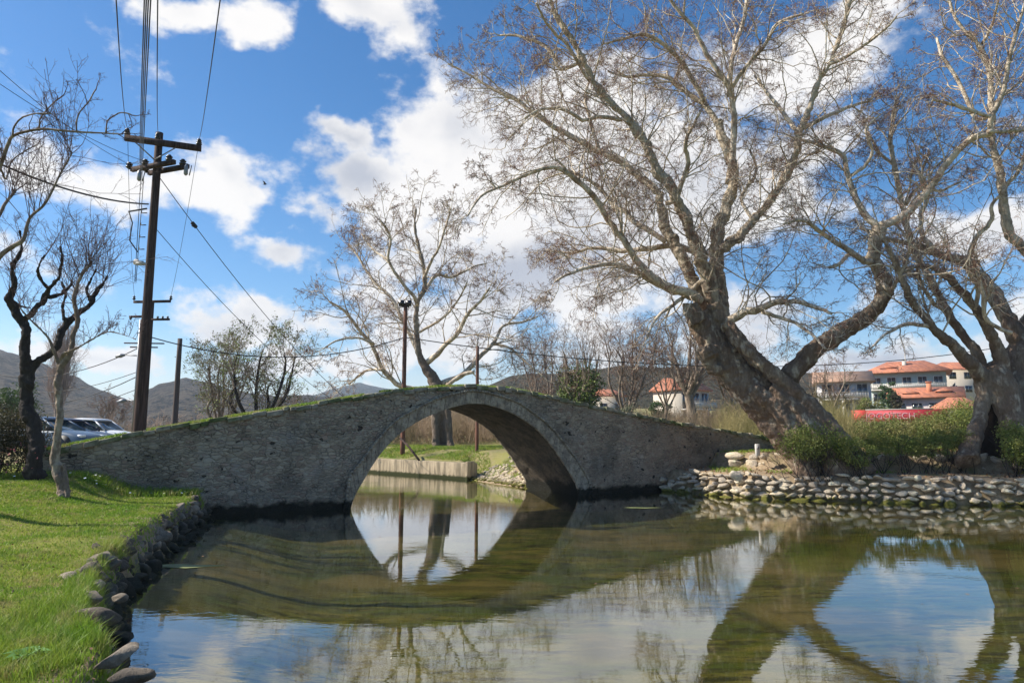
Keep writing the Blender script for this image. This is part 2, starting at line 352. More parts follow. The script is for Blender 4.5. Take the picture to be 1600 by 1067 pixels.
# hills
def hill(name, sil, Y0, cols, depth=0.45, nz=0.03, x0=-900, x1=2500):
    sil = np.array(sil, float); pxs = np.arange(x0, x1, 7.0); py = np.interp(pxs, sil[:, 0], sil[:, 1])
    rows = np.linspace(-depth, depth * 1.2, 26); VV = np.zeros((len(rows), len(pxs), 3))
    top = np.array([at(x, y, Y0) for x, y in zip(pxs, py)])
    for i, r in enumerate(rows):
        k = 1 + r; prof = math.cos(max(-1, min(1, r / depth)) * math.pi / 2) ** 0.8 if abs(r) < depth else 0
        VV[i, :, 0] = top[:, 0] * k; VV[i, :, 1] = Y0 * k
        hh = np.maximum(top[:, 2], 2)
        VV[i, :, 2] = 1 + hh * prof * (1 + 0.0 * r) + hh * 2.2 * nz * (vnoise(VV[i, :, 0], VV[i, :, 1], Y0 * .05, 3) + .6 * vnoise(VV[i, :, 0], VV[i, :, 1], Y0 * .015, 5)) * (1 if prof > 0 else 0) - (3 if prof == 0 else 0)
    m_ = MB(); n_ = len(pxs); q = (np.arange(len(rows) - 1)[:, None] * n_ + np.arange(n_ - 1)[None]).ravel()
    m_.add(VV.reshape(-1, 3), np.stack([q, q + 1, q + n_ + 1, q + n_], -1))
    mt, t, b, pos = newmat(name, 1.0, 0.1); s = Y0
    a = noise(t, pos, 6.0 / s, 7, 0.6); a2 = noise(t, pos, 90.0 / s, 6, 0.75)
    cc = mixc(t, mrange(t, a.outputs['Fac'], 0.42, 0.58), cols[0], cols[1]); cc = mixc(t, mrange(t, a2.outputs['Fac'], 0.45, 0.58), cc, cols[2])
    t.links.new(cc, b.inputs['Base Color']); bumpn(t, b, a2.outputs['Fac'], s * 0.03, 1.0)
    return tag(m_.build(name, mt, smooth=True), kind='structure')
hill('hills', [(-900,560),(-200,525),(0,562),(40,572),(80,588),(110,597),(150,612),(180,624),(205,632),(222,618),(250,605),(290,600),(330,607),(380,619),(430,626),(480,622),(560,630),(700,640),(2500,645)],
     620, [(0.10,0.085,0.07), (0.17,0.14,0.10), (0.025,0.03,0.028)], nz=0.06)
hill('hills', [(-900,650),(300,650),(430,635),(480,624),(530,609),(560,604),(600,612),(660,620),(760,612),(2500,640)], 1500, [(0.10,0.12,0.11), (0.12,0.13,0.12), (0.08,0.09,0.09)])
hill('hills', [(-900,668),(600,668),(700,640),(760,612),(800,594),(880,588),(960,584),(1020,580),(1100,580),(1180,586),(1300,592),(1500,588),(2500,540)],
     330, [(0.10,0.095,0.055), (0.13,0.11,0.075), (0.06,0.06,0.04)], depth=0.4, nz=0.04)

# ------------------------------------------------------------------ the bridge
P0 = np.array([-5.0, 21.3]); DB = np.array([0.868, 0.497]); DB /= np.linalg.norm(DB); NB = np.array([-DB[1], DB[0]]); WID = 3.7
def onface(x, y):
    d = ray(x, y); A = np.array([[d.x, -DB[0]], [d.y, -DB[1]]]); tt, s_ = np.linalg.solve(A, P0); return s_, HC + d.z * tt
def bw(s_, q, z): return (P0[0] + DB[0] * s_ + NB[0] * q, P0[1] + DB[1] * s_ + NB[1] * q, z)
topc = np.array([onface(*p) for p in [(40,708),(80,700),(140,688),(200,677),(300,660),(400,644),(500,628),(600,611),(680,603.5),(740,601.5),(800,606),(900,627),(1000,648),(1100,666),(1222,686),(1260,690)]])
inner = np.array([(onface(548, 791)[0], -1.0)] + [onface(*p) for p in [(548,791),(573,741),(598,704),(628.6,674),(659,655),(692,641),(718,633.5),(741,630.5),(765,633.5),(793,643),(818,656),(844,676),(869,707),(887,735),(903,765)]] + [(onface(903, 765)[0] + 0.05, -1.0)])
outer_px = [(547,747),(565,722),(590,689),(616,661),(641,645),(679,626),(717,615),(742,612),(768,617),(806,629.6),(831,646),(856,666),(882,697),(902,724),(919.5,757)]
def smooth_curve(P, n):
    P = np.array(P, float); k = len(P); tt = np.linspace(0, k - 1, n); i = np.clip(tt.astype(int), 0, k - 2); f = (tt - i)[:, None]
    g_ = lambda j: P[np.clip(j, 0, k - 1)]
    a, b_, c_, d_ = g_(i - 1), g_(i), g_(i + 1), g_(i + 2)
    return 0.5 * ((2 * b_) + (-a + c_) * f + (2 * a - 5 * b_ + 4 * c_ - d_) * f ** 2 + (-a + 3 * b_ - 3 * c_ + d_) * f ** 3)
IN = smooth_curve(inner, 120)
ztop = lambda s_: np.interp(s_, topc[:, 0], topc[:, 1])
SL, SR = topc[0, 0], topc[-1, 0]
def zin(s_):
    """height of the arch opening at s, or None"""
    lo, hi = IN[0, 0], IN[-1, 0]
    return np.interp(s_, IN[:, 0], IN[:, 1])
# masonry material in the (along, up) plane of the wall
mst, t, b, pos = newmat('rubble_masonry', 0.95, 0.25)
rotm = scaled(t, pos, (1, 1, 1), (0, 0, -math.atan2(DB[1], DB[0])))
wz = noise(t, rotm, 2.3, 7, 0.65)
wadd = N(t, 'ShaderNodeVectorMath', operation='MULTIPLY_ADD'); t.links.new(wz.outputs['Color'], wadd.inputs[0]); wadd.inputs[1].default_value = (0.22, 0.2, 0.13); t.links.new(rotm, wadd.inputs[2])
stA = scaled(t, wadd.outputs[0], (6.5, 1.8, 13.0)); stB = scaled(t, wadd.outputs[0], (4.6, 1.6, 9.0)); msk = noise(t, rotm, 0.9, 4, .6)
vmx = N(t, 'ShaderNodeMix', data_type='VECTOR'); t.links.new(mrange(t, msk.outputs['Fac'], .515, .525), vmx.inputs['Factor']); t.links.new(stA, vmx.inputs['A']); t.links.new(stB, vmx.inputs['B']); st = vmx.outputs[1]
vo = N(t, 'ShaderNodeTexVoronoi', feature='DISTANCE_TO_EDGE'); vo.inputs['Scale'].default_value = 1.0; t.links.new(st, vo.inputs['Vector'])
vc = N(t, 'ShaderNodeTexVoronoi'); vc.inputs['Scale'].default_value = 1.0; t.links.new(st, vc.inputs['Vector'])
sc_ = N(t, 'ShaderNodeSeparateColor'); t.links.new(vc.outputs['Color'], sc_.inputs[0])
nA = noise(t, pos, 0.55, 6, 0.62); nB = noise(t, pos, 7, 8, 0.7); nC = noise(t, pos, 28, 6, 0.7); nD = noise(t, pos, 2.4, 5, 0.6)
base = mixc(t, sc_.outputs[0], (0.26, 0.21, 0.15), (0.48, 0.395, 0.285))
base = mixc(t, math_(t, 'MULTIPLY', mrange(t, sc_.outputs[1], 0.72, 0.9), 0.55), base, (0.27, 0.15, 0.11))
sepp = N(t, 'ShaderNodeSeparateXYZ'); t.links.new(pos, sepp.inputs[0])
base = mixc(t, math_(t, 'MULTIPLY', mrange(t, math_(t, 'ADD', sepp.outputs[0], math_(t, 'MULTIPLY', nA.outputs['Fac'], 6)), 2, 11), 0.5), base, (0.32, 0.205, 0.145))
base = mixc(t, math_(t, 'MULTIPLY', mrange(t, nB.outputs['Fac'], 0.36, 0.62), 0.4), base, (0.34, 0.28, 0.20))
base = mixc(t, mrange(t, nA.outputs['Fac'], 0.48, 0.66, 0, 0.65), base, (0.125, 0.11, 0.085))
base = mixc(t, mrange(t, nC.outputs['Fac'], 0.56, 0.7, 0, 0.75), base, (0.50, 0.45, 0.37))
nE = noise(t, scaled(t, rotm, (1, 1, 1.6)), 9.0, 6, 0.7)
base = mixc(t, mrange(t, nE.outputs['Fac'], 0.57, 0.68, 0, 0.6), base, (0.06, 0.048, 0.034))
nF = noise(t, rotm, 1.1, 5, 0.6); base = mixc(t, mrange(t, nF.outputs['Fac'], 0.5, 0.7, 0, 0.45), base, (0.40, 0.365, 0.31))
joint = mrange(t, math_(t, 'ADD', vo.outputs['Distance'], math_(t, 'MULTIPLY', math_(t, 'SUBTRACT', nB.outputs['Fac'], 0.5), 0.25)), 0.0, 0.10, 1, 0)
base = mixc(t, math_(t, 'MULTIPLY', joint, mrange(t, nD.outputs['Fac'], 0.42, 0.65, 0.05, 0.75)), base, (0.06, 0.052, 0.042))
hn = noise(t, scaled(t, rotm, (1, 0.5, 1.3)), 3.3, 3, 0.5); hn2 = noise(t, scaled(t, rotm, (1, 0.5, 1.4)), 6.5, 3, 0.55); hole = math_(t, 'MAXIMUM', mrange(t, hn.outputs['Fac'], 0.675, 0.705), mrange(t, hn2.outputs['Fac'], 0.705, 0.74))
base = mixc(t, math_(t, 'MULTIPLY', hole, 0.85), base, (0.015, 0.013, 0.011))
wet = mrange(t, math_(t, 'ADD', sepp.outputs[2], math_(t, 'MULTIPLY', nD.outputs['Fac'], -0.5)), -0.10, 0.08, 0.95, 0)
base = mixc(t, wet, base, (0.016, 0.016, 0.010))
t.links.new(base, b.inputs['Base Color'])
hh = math_(t, 'SUBTRACT', math_(t, 'ADD', mrange(t, vo.outputs['Distance'], 0, 0.16, 0, 0.6), math_(t, 'MULTIPLY', nB.outputs['Fac'], 1.3)), math_(t, 'MULTIPLY', hole, 3.0))
bumpn(t, b, math_(t, 'ADD', hh, math_(t, 'MULTIPLY', sc_.outputs[2], 0.5)), 0.04, 0.9)
mring = mat('voussoir_stone', (0.29, 0.25, 0.195), 0.95, spec=0.25, vary=0.5, vscale=6, bump=0.035, bscale=9, col2=(0.14, 0.12, 0.095), c2scale=1.6)
mring, tr_, br_, posr = newmat('voussoir_stone', .95, .25)
q1 = noise(tr_, posr, 3.5, 7, .65); q2 = noise(tr_, posr, 14, 7, .7); cR = mixc(tr_, mrange(tr_, q1.outputs['Fac'], .38, .62), (0.44, 0.365, 0.265), (0.24, 0.195, 0.145)); cR = mixc(tr_, mrange(tr_, q2.outputs['Fac'], .5, .7, 0, .7), cR, (0.10, 0.08, 0.06))
sr = N(tr_, 'ShaderNodeSeparateXYZ'); tr_.links.new(posr, sr.inputs[0]); cR = mixc(tr_, mrange(tr_, math_(tr_, 'ADD', sr.outputs[2], math_(tr_, 'MULTIPLY', q1.outputs['Fac'], -.5)), -.10, .08, .95, 0), cR, (0.016, 0.016, 0.010))
tr_.links.new(cR, br_.inputs['Base Color']); bumpn(tr_, br_, math_(tr_, 'ADD', q2.outputs['Fac'], q1.outputs['Fac']), .04, .9)
mvault, tr_, br_, posr = newmat('shade_toned_vault_stone', .95, .2)  # shade under the arch put into a darker stone colour; foot is wet
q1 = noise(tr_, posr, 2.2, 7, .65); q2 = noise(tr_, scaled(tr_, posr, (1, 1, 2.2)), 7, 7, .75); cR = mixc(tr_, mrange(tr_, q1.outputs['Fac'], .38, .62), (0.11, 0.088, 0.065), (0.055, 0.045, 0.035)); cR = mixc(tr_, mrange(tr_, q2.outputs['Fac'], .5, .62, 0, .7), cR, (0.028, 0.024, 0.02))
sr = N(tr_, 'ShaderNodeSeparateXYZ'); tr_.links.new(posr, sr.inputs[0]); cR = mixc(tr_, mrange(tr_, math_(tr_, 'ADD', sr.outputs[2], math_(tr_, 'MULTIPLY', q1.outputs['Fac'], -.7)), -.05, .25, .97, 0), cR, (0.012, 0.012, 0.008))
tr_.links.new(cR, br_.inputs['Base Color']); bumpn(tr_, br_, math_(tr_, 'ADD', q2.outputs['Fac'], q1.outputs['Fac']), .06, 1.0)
mcop = mat('coping_stone', (0.30, 0.26, 0.20), 0.95, spec=0.25, vary=0.55, vscale=5, bump=0.04, bscale=9, col2=(0.10, 0.12, 0.045), c2scale=1.2)
bridge = empty('stone_bridge', (-1.2, 24.5, 0)); tag(bridge, 'old single-arch humpback bridge of grey rubble stone over the pond', 'bridge')
mb = MB()
S = np.concatenate([np.arange(SL, IN[0, 0] - 0.001, 0.11), np.linspace(IN[0, 0], IN[-1, 0], 150), np.arange(IN[-1, 0] + 0.05, SR, 0.11)])
inarch = (S >= IN[0, 0] - 1e-6) & (S <= IN[-1, 0] + 1e-6)
bot = np.where(inarch, zin(S), -1.0); NR = 34
for q, sgn in ((0.0, 1), (WID, -1)):
    k = np.linspace(0, 1, NR)[:, None]; Z = bot[None] * (1 - k) + (ztop(S) - 0.08)[None] * k; SS = np.broadcast_to(S, Z.shape)
    dq = 0.05 * vnoise(SS + 50 * q, Z, 0.9, 11) + 0.035 * vnoise(SS, Z * 1.6, 0.28, 12) + 0.02 * vnoise(SS, Z * 2, 0.12, 13)
    lowin = 0.10 * np.exp(-((Z - 0.0) / 0.16) ** 2)         # undercut at the waterline
    edge = np.ones_like(Z); edge[0, inarch] = 0
    qq = q + sgn * dq * edge + sgn * lowin * edge
    VV = np.stack([P0[0] + DB[0] * SS + NB[0] * qq, P0[1] + DB[1] * SS + NB[1] * qq, Z], -1).reshape(-1, 3)
    n_ = len(S); i_ = (np.arange(NR - 1)[:, None] * n_ + np.arange(n_ - 1)[None]).ravel()
    F = np.stack([i_, i_ + 1, i_ + n_ + 1, i_ + n_], -1); mb.add(VV, F if sgn > 0 else F[:, ::-1])
# ends
for s_ in (SL, SR): mb.add([bw(s_, 0, -1), bw(s_, WID, -1), bw(s_, WID, ztop(s_) - .08), bw(s_, 0, ztop(s_) - .08)], [(0, 1, 2, 3)])
mb.build('wall', mst, bridge, smooth=True)
# vault
mb = MB(); QN = 16; qs = np.linspace(0.0, WID, QN); VV = []
for j, q in enumerate(qs):
    for i, (s_, z_) in enumerate(IN):
        e = 0 if j in (0, QN - 1) else 0.03 * math.sin(i * 2.1 + j * 3.7) + 0.02 * math.sin(i * 5.3 + j)
        VV.append(bw(s_, q, z_ + e * 0.6))
n_ = len(IN); i_ = (np.arange(QN - 1)[:, None] * n_ + np.arange(n_ - 1)[None]).ravel(); mb.add(VV, np.stack([i_, i_ + n_, i_ + n_ + 1, i_ + 1], -1))
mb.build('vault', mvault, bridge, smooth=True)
# voussoir ring on both faces: single stones
OUTC = smooth_curve([(onface(545, 790)[0] - 0.1, -0.4)] + [onface(*p) for p in outer_px] + [(onface(922, 764)[0], -0.4)], 400)
INC = smooth_curve(np.vstack([[IN[0]], inner[1:-1], [IN[-1]]]), 400)
def arclen(Pc): return np.concatenate([[0], np.cumsum(np.linalg.norm(np.diff(Pc, axis=0), axis=1))])
ai, ao = arclen(INC), arclen(OUTC)
ptI = lambda u: np.array([np.interp(u * ai[-1], ai, INC[:, 0]), np.interp(u * ai[-1], ai, INC[:, 1])])
ptO = lambda u: np.array([np.interp(u * ao[-1], ao, OUTC[:, 0]), np.interp(u * ao[-1], ao, OUTC[:, 1])])
u = 0.0; us = [0.0]
while u < 1: u += random.uniform(0.014, 0.026); us.append(min(u, 1))
for (q0, sg) in ((0, -1), (WID, 1)):
    mb = MB(); mh = MB()
    for a_, b_ in zip(us[:-1], us[1:]):
        if b_ - a_ < 0.004: continue
        g_ = 0.0004; pr = 0.045 + random.uniform(-0.008, 0.012)
        pi0, pi1, po0, po1 = ptI(a_ + g_), ptI(b_ - g_), ptO(a_ + g_), ptO(b_ - g_)
        sh = random.uniform(-0.012, 0.012)
        pts = []
        for q in (q0 - sg * 0.06, q0 + sg * pr):
            for p_ in (pi0, pi1, po1, po0): pts.append(bw(p_[0], q, p_[1] + sh * 0.3))
        F = [(0, 1, 2, 3), (4, 7, 6, 5), (0, 4, 5, 1), (1, 5, 6, 2), (2, 6, 7, 3), (3, 7, 4, 0)]
        mb.add(pts, F if sg > 0 else [f[::-1] for f in F])
    for k_ in range(110):                                       # thin hood course
        a_, b_ = 0.03 + k_ / 110 * 0.94, 0.03 + (k_ + 0.93) / 110 * 0.94
        o0, o1 = ptO(a_), ptO(b_); n0 = o1 - o0; n0 = np.array([-n0[1], n0[0]]); n0 /= np.linalg.norm(n0) + 1e-9
        th = 0.07 + random.uniform(-.01, .012); pr = 0.12 + random.uniform(-.02, .02); pts = []
        for q in (q0 - sg * 0.05, q0 + sg * pr):
            for p_ in (o0 + n0 * .005, o1 + n0 * .005, o1 + n0 * th, o0 + n0 * th): pts.append(bw(p_[0], q, p_[1]))
        mh.add(pts, F if sg > 0 else [f[::-1] for f in F])
    rg = mb.build('arch_ring', mring, bridge); bv = rg.modifiers.new('bevel', 'BEVEL'); bv.width = 0.009; bv.segments = 2
    mh.build('hood_course', mring, bridge)
# coping slabs along both edges, walkway between
for q0, sg in ((0.17, -1), (WID - 0.17, 1)):
    s_ = SL; mb = MB()
    while s_ < SR - 0.2:
        ln = random.uniform(0.18, 0.5); z0, z1 = ztop(s_), ztop(s_ + ln); th = random.uniform(0.10, 0.16)
        pts = []; ov = random.uniform(0.03, 0.15); dz = random.uniform(-0.045, 0.035)
        for zz in (-th, 0):
            for (ss, zt) in ((s_ + .006, z0), (s_ + ln - .006, z1)):
                for q in ((q0 + sg * (0.17 + ov)), (q0 - sg * 0.22)):
                    pts.append(bw(ss + random.uniform(-.01, .01), q + random.uniform(-.015, .015), zt + zz + dz + random.uniform(-.012, .012)))
        mb.add(pts, [(0, 1, 3, 2), (4, 6, 7, 5), (0, 2, 6, 4), (1, 5, 7, 3), (0, 4, 5, 1), (2, 3, 7, 6)]); s_ += ln
    cpn = mb.build('coping', mcop, bridge); bv = cpn.modifiers.new('bevel', 'BEVEL'); bv.width = 0.02; bv.segments = 2
mdeck = mat('deck_turf', (0.07, 0.11, 0.02), 1.0, vary=0.4, vscale=5, bump=0.03, bscale=14, col2=(0.24, 0.21, 0.16), c2scale=1.5)
mb = MB(); VV = []
ss = np.arange(SL, SR, 0.25)
for s_ in ss:
    for q in (0.3, 1.2, WID - 1.2, WID - 0.3): VV.append(bw(s_, q, ztop(s_) - (0.10 if q in (0.3, WID - 0.3) else 0.04)))
i_ = (np.arange(len(ss) - 1)[:, None] * 4 + np.arange(3)[None]).ravel(); mb.add(VV, np.stack([i_, i_ + 1, i_ + 5, i_ + 4][::1], -1)[:, ::-1])
mb.build('deck', mdeck, bridge, smooth=True)
# ------------------------------------------------------------------ trees
def bark(name, dark, light, patch_lo=0.45, patch_hi=0.6, scale=2.5, hi_z=None, fine=(0.1, 0.07, 0.05)):
    m, t, b, pos = newmat(name, 0.9, 0.25)
    v = scaled(t, pos, (1, 1, 0.55)); a = noise(t, v, scale, 7, 0.62); a2 = noise(t, scaled(t, pos, (1, 1, 0.3)), 14, 7, 0.7); a3 = noise(t, v, scale * 0.4, 3, 0.5)
    lo = a.outputs['Fac']
    if hi_z:
        s = N(t, 'ShaderNodeSeparateXYZ'); t.links.new(pos, s.inputs[0])
        lo = math_(t, 'ADD', lo, mrange(t, s.outputs[2], hi_z[0], hi_z[1], 0, hi_z[2], False))
    f = mrange(t, lo, patch_lo, patch_hi)
    c = mixc(t, f, dark, light); c = mixc(t, mrange(t, a3.outputs['Fac'], 0.45, 0.65, 0, 0.35), c, tuple(x * 0.6 for x in light))
    h = N(t, 'ShaderNodeHueSaturation'); t.links.new(c, h.inputs['Color']); t.links.new(mrange(t, a2.outputs['Fac'], 0.25, 0.75, 0.55, 1.35, False), h.inputs['Value'])
    t.links.new(h.outputs[0], b.inputs['Base Color'])
    bumpn(t, b, math_(t, 'ADD', a2.outputs['Fac'], math_(t, 'MULTIPLY', a.outputs['Fac'], 0.8)), 0.06, 1.0)
    return m
M_plane = bark('plane_bark', (0.19, 0.13, 0.09), (0.56, 0.47, 0.35), 0.50, 0.72, 3.4, (5.5, 12.5, 0.27))
M_plane_c = bark('brown_plane_bark', (0.19, 0.145, 0.11), (0.34, 0.29, 0.22), 0.55, 0.7, 1.5, (4.0, 12, 0.2))
M_plane_b = bark('plane_branch_bark', (0.36, 0.27, 0.19), (0.78, 0.67, 0.52), 0.38, 0.56, 3)
M_twig = mat('twig_bark', (0.27, 0.18, 0.13), 0.9, spec=0.2, vary=0.35, vscale=0.8, col2=(0.19, 0.095, 0.07), c2scale=0.6)
M_dark = bark('dark_bark', (0.040, 0.032, 0.028), (0.10, 0.085, 0.07), 0.55, 0.72, 6)
M_light = bark('light_bark', (0.22, 0.16, 0.12), (0.42, 0.34, 0.26), 0.45, 0.62, 5)
M_twig2 = mat('pink_twig_bark', (0.15, 0.10, 0.095), 0.9, spec=0.2, vary=0.3, vscale=1.5)
M_grey = bark('grey_bark', (0.22, 0.17, 0.13), (0.42, 0.34, 0.26), 0.45, 0.65, 3)
M_bud = mat('fresh_bud_leaf', (0.26, 0.33, 0.10), 0.8, spec=0.2, vary=0.4, vscale=1.5, col2=(0.20, 0.16, 0.08), c2scale=0.7)

def norm(v): return v / (np.linalg.norm(v, axis=-1, keepdims=True) + 1e-9)
def limb(pts, Y0, Y1, sub=5, wob=0.0, rg=rng, w0=None):
    pts = [(a_, b_, c_ * (0.76 if pts[0][2] < 22 else 0.88)) for a_, b_, c_ in pts]; wob *= 1.5
    """a traced limb: (x, y, width in the photo) -> points and radii in the world, from depth Y0 to Y1"""
    P = []; Rr = []
    n = len(pts)
    for i, p in enumerate(pts):
        Y = Y0 + (Y1 - Y0) * i / (n - 1); q = at(p[0], p[1], Y); P.append(q); Rr.append(p[2] * 0.5 * Y / FPX)
    A = smooth_curve(np.hstack([np.array(P), np.array(Rr)[:, None]]), (n - 1) * sub + 1)
    P, Rr = A[:, :3], np.maximum(A[:, 3], 0.012)
    if wob:
        k = len(P); w_ = np.cumsum(rg.normal(0, 1, (k, 3)), 0); w_ -= np.linspace(0, 1, k)[:, None] * w_[-1]; w_[0] = 0
        P = P + w_ * wob * Rr[:, None]
    return P, Rr
def grow(start, dirs, length, r0, k, wig, up, rg, r1=0.35):
    n = len(start); P = np.zeros((n, k + 1, 3)); P[:, 0] = start; d = norm(dirs)
    step = length / k
    for i in range(k):
        d = norm(d + rg.normal(0, wig, (n, 3)) + np.array([0, 0, 1.0]) * up); P[:, i + 1] = P[:, i] + d * step[:, None]
    Rr = r0[:, None] * np.linspace(1, r1, k + 1)[None]
    return P, Rr
def spawn(P, Rr, length, per, ratio, rg, tmin=0.2, ang=(0.6, 1.1), rr=0.5, taper=0.45, fw=1.0):
    """children of a batch of branches: start points, directions, lengths, radii"""
    n, k, _ = P.shape; idx = np.repeat(np.arange(n), per); m = len(idx)
    tt = rg.uniform(tmin, 1.0, m); f = tt * (k - 1); i = np.clip(f.astype(int), 0, k - 2); fr = (f - i)[:, None]
    st_ = P[idx, i] * (1 - fr) + P[idx, i + 1] * fr; tg = norm(P[idx, i + 1] - P[idx, i])
    rv = norm(np.cross(tg, rg.normal(0, 1, (m, 3)))); a = rg.uniform(ang[0], ang[1], m)[:, None]
    d = tg * np.cos(a) * fw + rv * np.sin(a)
    rad = (Rr[idx, i] * (1 - fr[:, 0]) + Rr[idx, i + 1] * fr[:, 0]) * rr
    ln = length[idx] * ratio * (1 - taper * tt) * rg.uniform(0.6, 1.25, m)
    return st_, d, ln, rad
def limb_sprouts(limbs, spacing, rg, lmin=0.8, lmax=3.2, k=30, start=0.25, up=0.25, rmax=0.07):
    S_, D_, L_, R_ = [], [], [], []
    for P, Rr in limbs:
        seg = np.linalg.norm(np.diff(P, axis=0), axis=1); al = np.concatenate([[0], np.cumsum(seg)]); T = al[-1]
        m = max(1, int(T * (1 - start) / spacing)); u_ = rg.uniform(start, 1.0, m) * T; u_[-1] = T * 0.995
        for j, uu in enumerate(u_):
            i = min(np.searchsorted(al, uu), len(P) - 1); i = max(i, 1); tg = norm(P[i] - P[i - 1]); r_ = Rr[i]
            rv = norm(np.cross(tg, rg.normal(0, 1, 3))); a = rg.uniform(0.5, 1.15) if j < m - 1 else 0.15
            d = tg * math.cos(a) + rv * math.sin(a) + np.array([0, 0, up])
            S_.append(P[i - 1] + (P[i] - P[i - 1]) * rg.uniform()); D_.append(d); R_.append(min(rmax, max(0.012, r_ * 0.42)))
            L_.append(np.clip(r_ * k, lmin, lmax) * rg.uniform(0.7, 1.2))
    return np.array(S_), np.array(D_), np.array(L_), np.array(R_)
def crown_from(mb, S_, D_, L_, R_, rg, per=(8, 6, 3), ratio=(0.5, 0.5, 0.5), up=(0.04, -0.03, 0.0), wig=(0.16, 0.22, 0.28), rmin=(0.009, 0.006, 0.0045), seg=(7, 5, 3), last=True, m_big=0, m_fine=1):
    P, Rr = grow(S_, D_, L_, R_, 8, wig[0], up[0], rg, 0.3); Rr = np.maximum(Rr, rmin[0]); mb.tubes(P, Rr, 5, m_big)
    allP = [P]
    ln = L_; idx = 0
    for lv in range(len(per)):
        st_, d, l2, r2 = spawn(P, Rr, ln, per[lv], ratio[lv], rg)
        r2 = np.clip(r2, rmin[min(lv, 2)], 0.05)
        P, Rr = grow(st_, d, l2, r2, seg[min(lv, 2)], wig[min(lv + 1, 2)], up[min(lv + 1, 2)], rg, 0.55); Rr = np.maximum(Rr, rmin[2] * 0.8)
        mb.tubes(P, Rr, 4 if lv == 0 else 3, m_big if lv == 0 else m_fine); ln = l2; allP.append(P)
    return allP
def solid_limbs(name, limbs, mats_, parent, sides=14, voxel=None, disp=0.0, dscale=0.5, thin_sides=8, split=0.09):
    """trunk and limbs as one skin: thick tubes are fused by a voxel remesh and given lumps"""
    mbk = MB()
    for P, Rr in limbs: mbk.tubes(P[None], Rr[None], sides if Rr.max() > split else thin_sides, 0, True)
    o = mbk.build(name, mats_, parent, smooth=True)
    if voxel:
        r = o.modifiers.new('fuse', 'REMESH'); r.mode = 'VOXEL'; r.voxel_size = voxel; r.use_smooth_shade = True
        s = o.modifiers.new('smooth', 'SMOOTH'); s.iterations = 2; s.factor = 0.5
    if disp:
        for sc__, am in ((dscale, disp), (dscale * 0.3, disp * 0.4)):
            tx = bpy.data.textures.new(name + '_lumps', 'CLOUDS'); tx.noise_scale = sc__; tx.noise_depth = 3
            dm = o.modifiers.new('lumps', 'DISPLACE'); dm.texture = tx; dm.strength = am; dm.texture_coords = 'GLOBAL'; dm.mid_level = 0.5
    return o

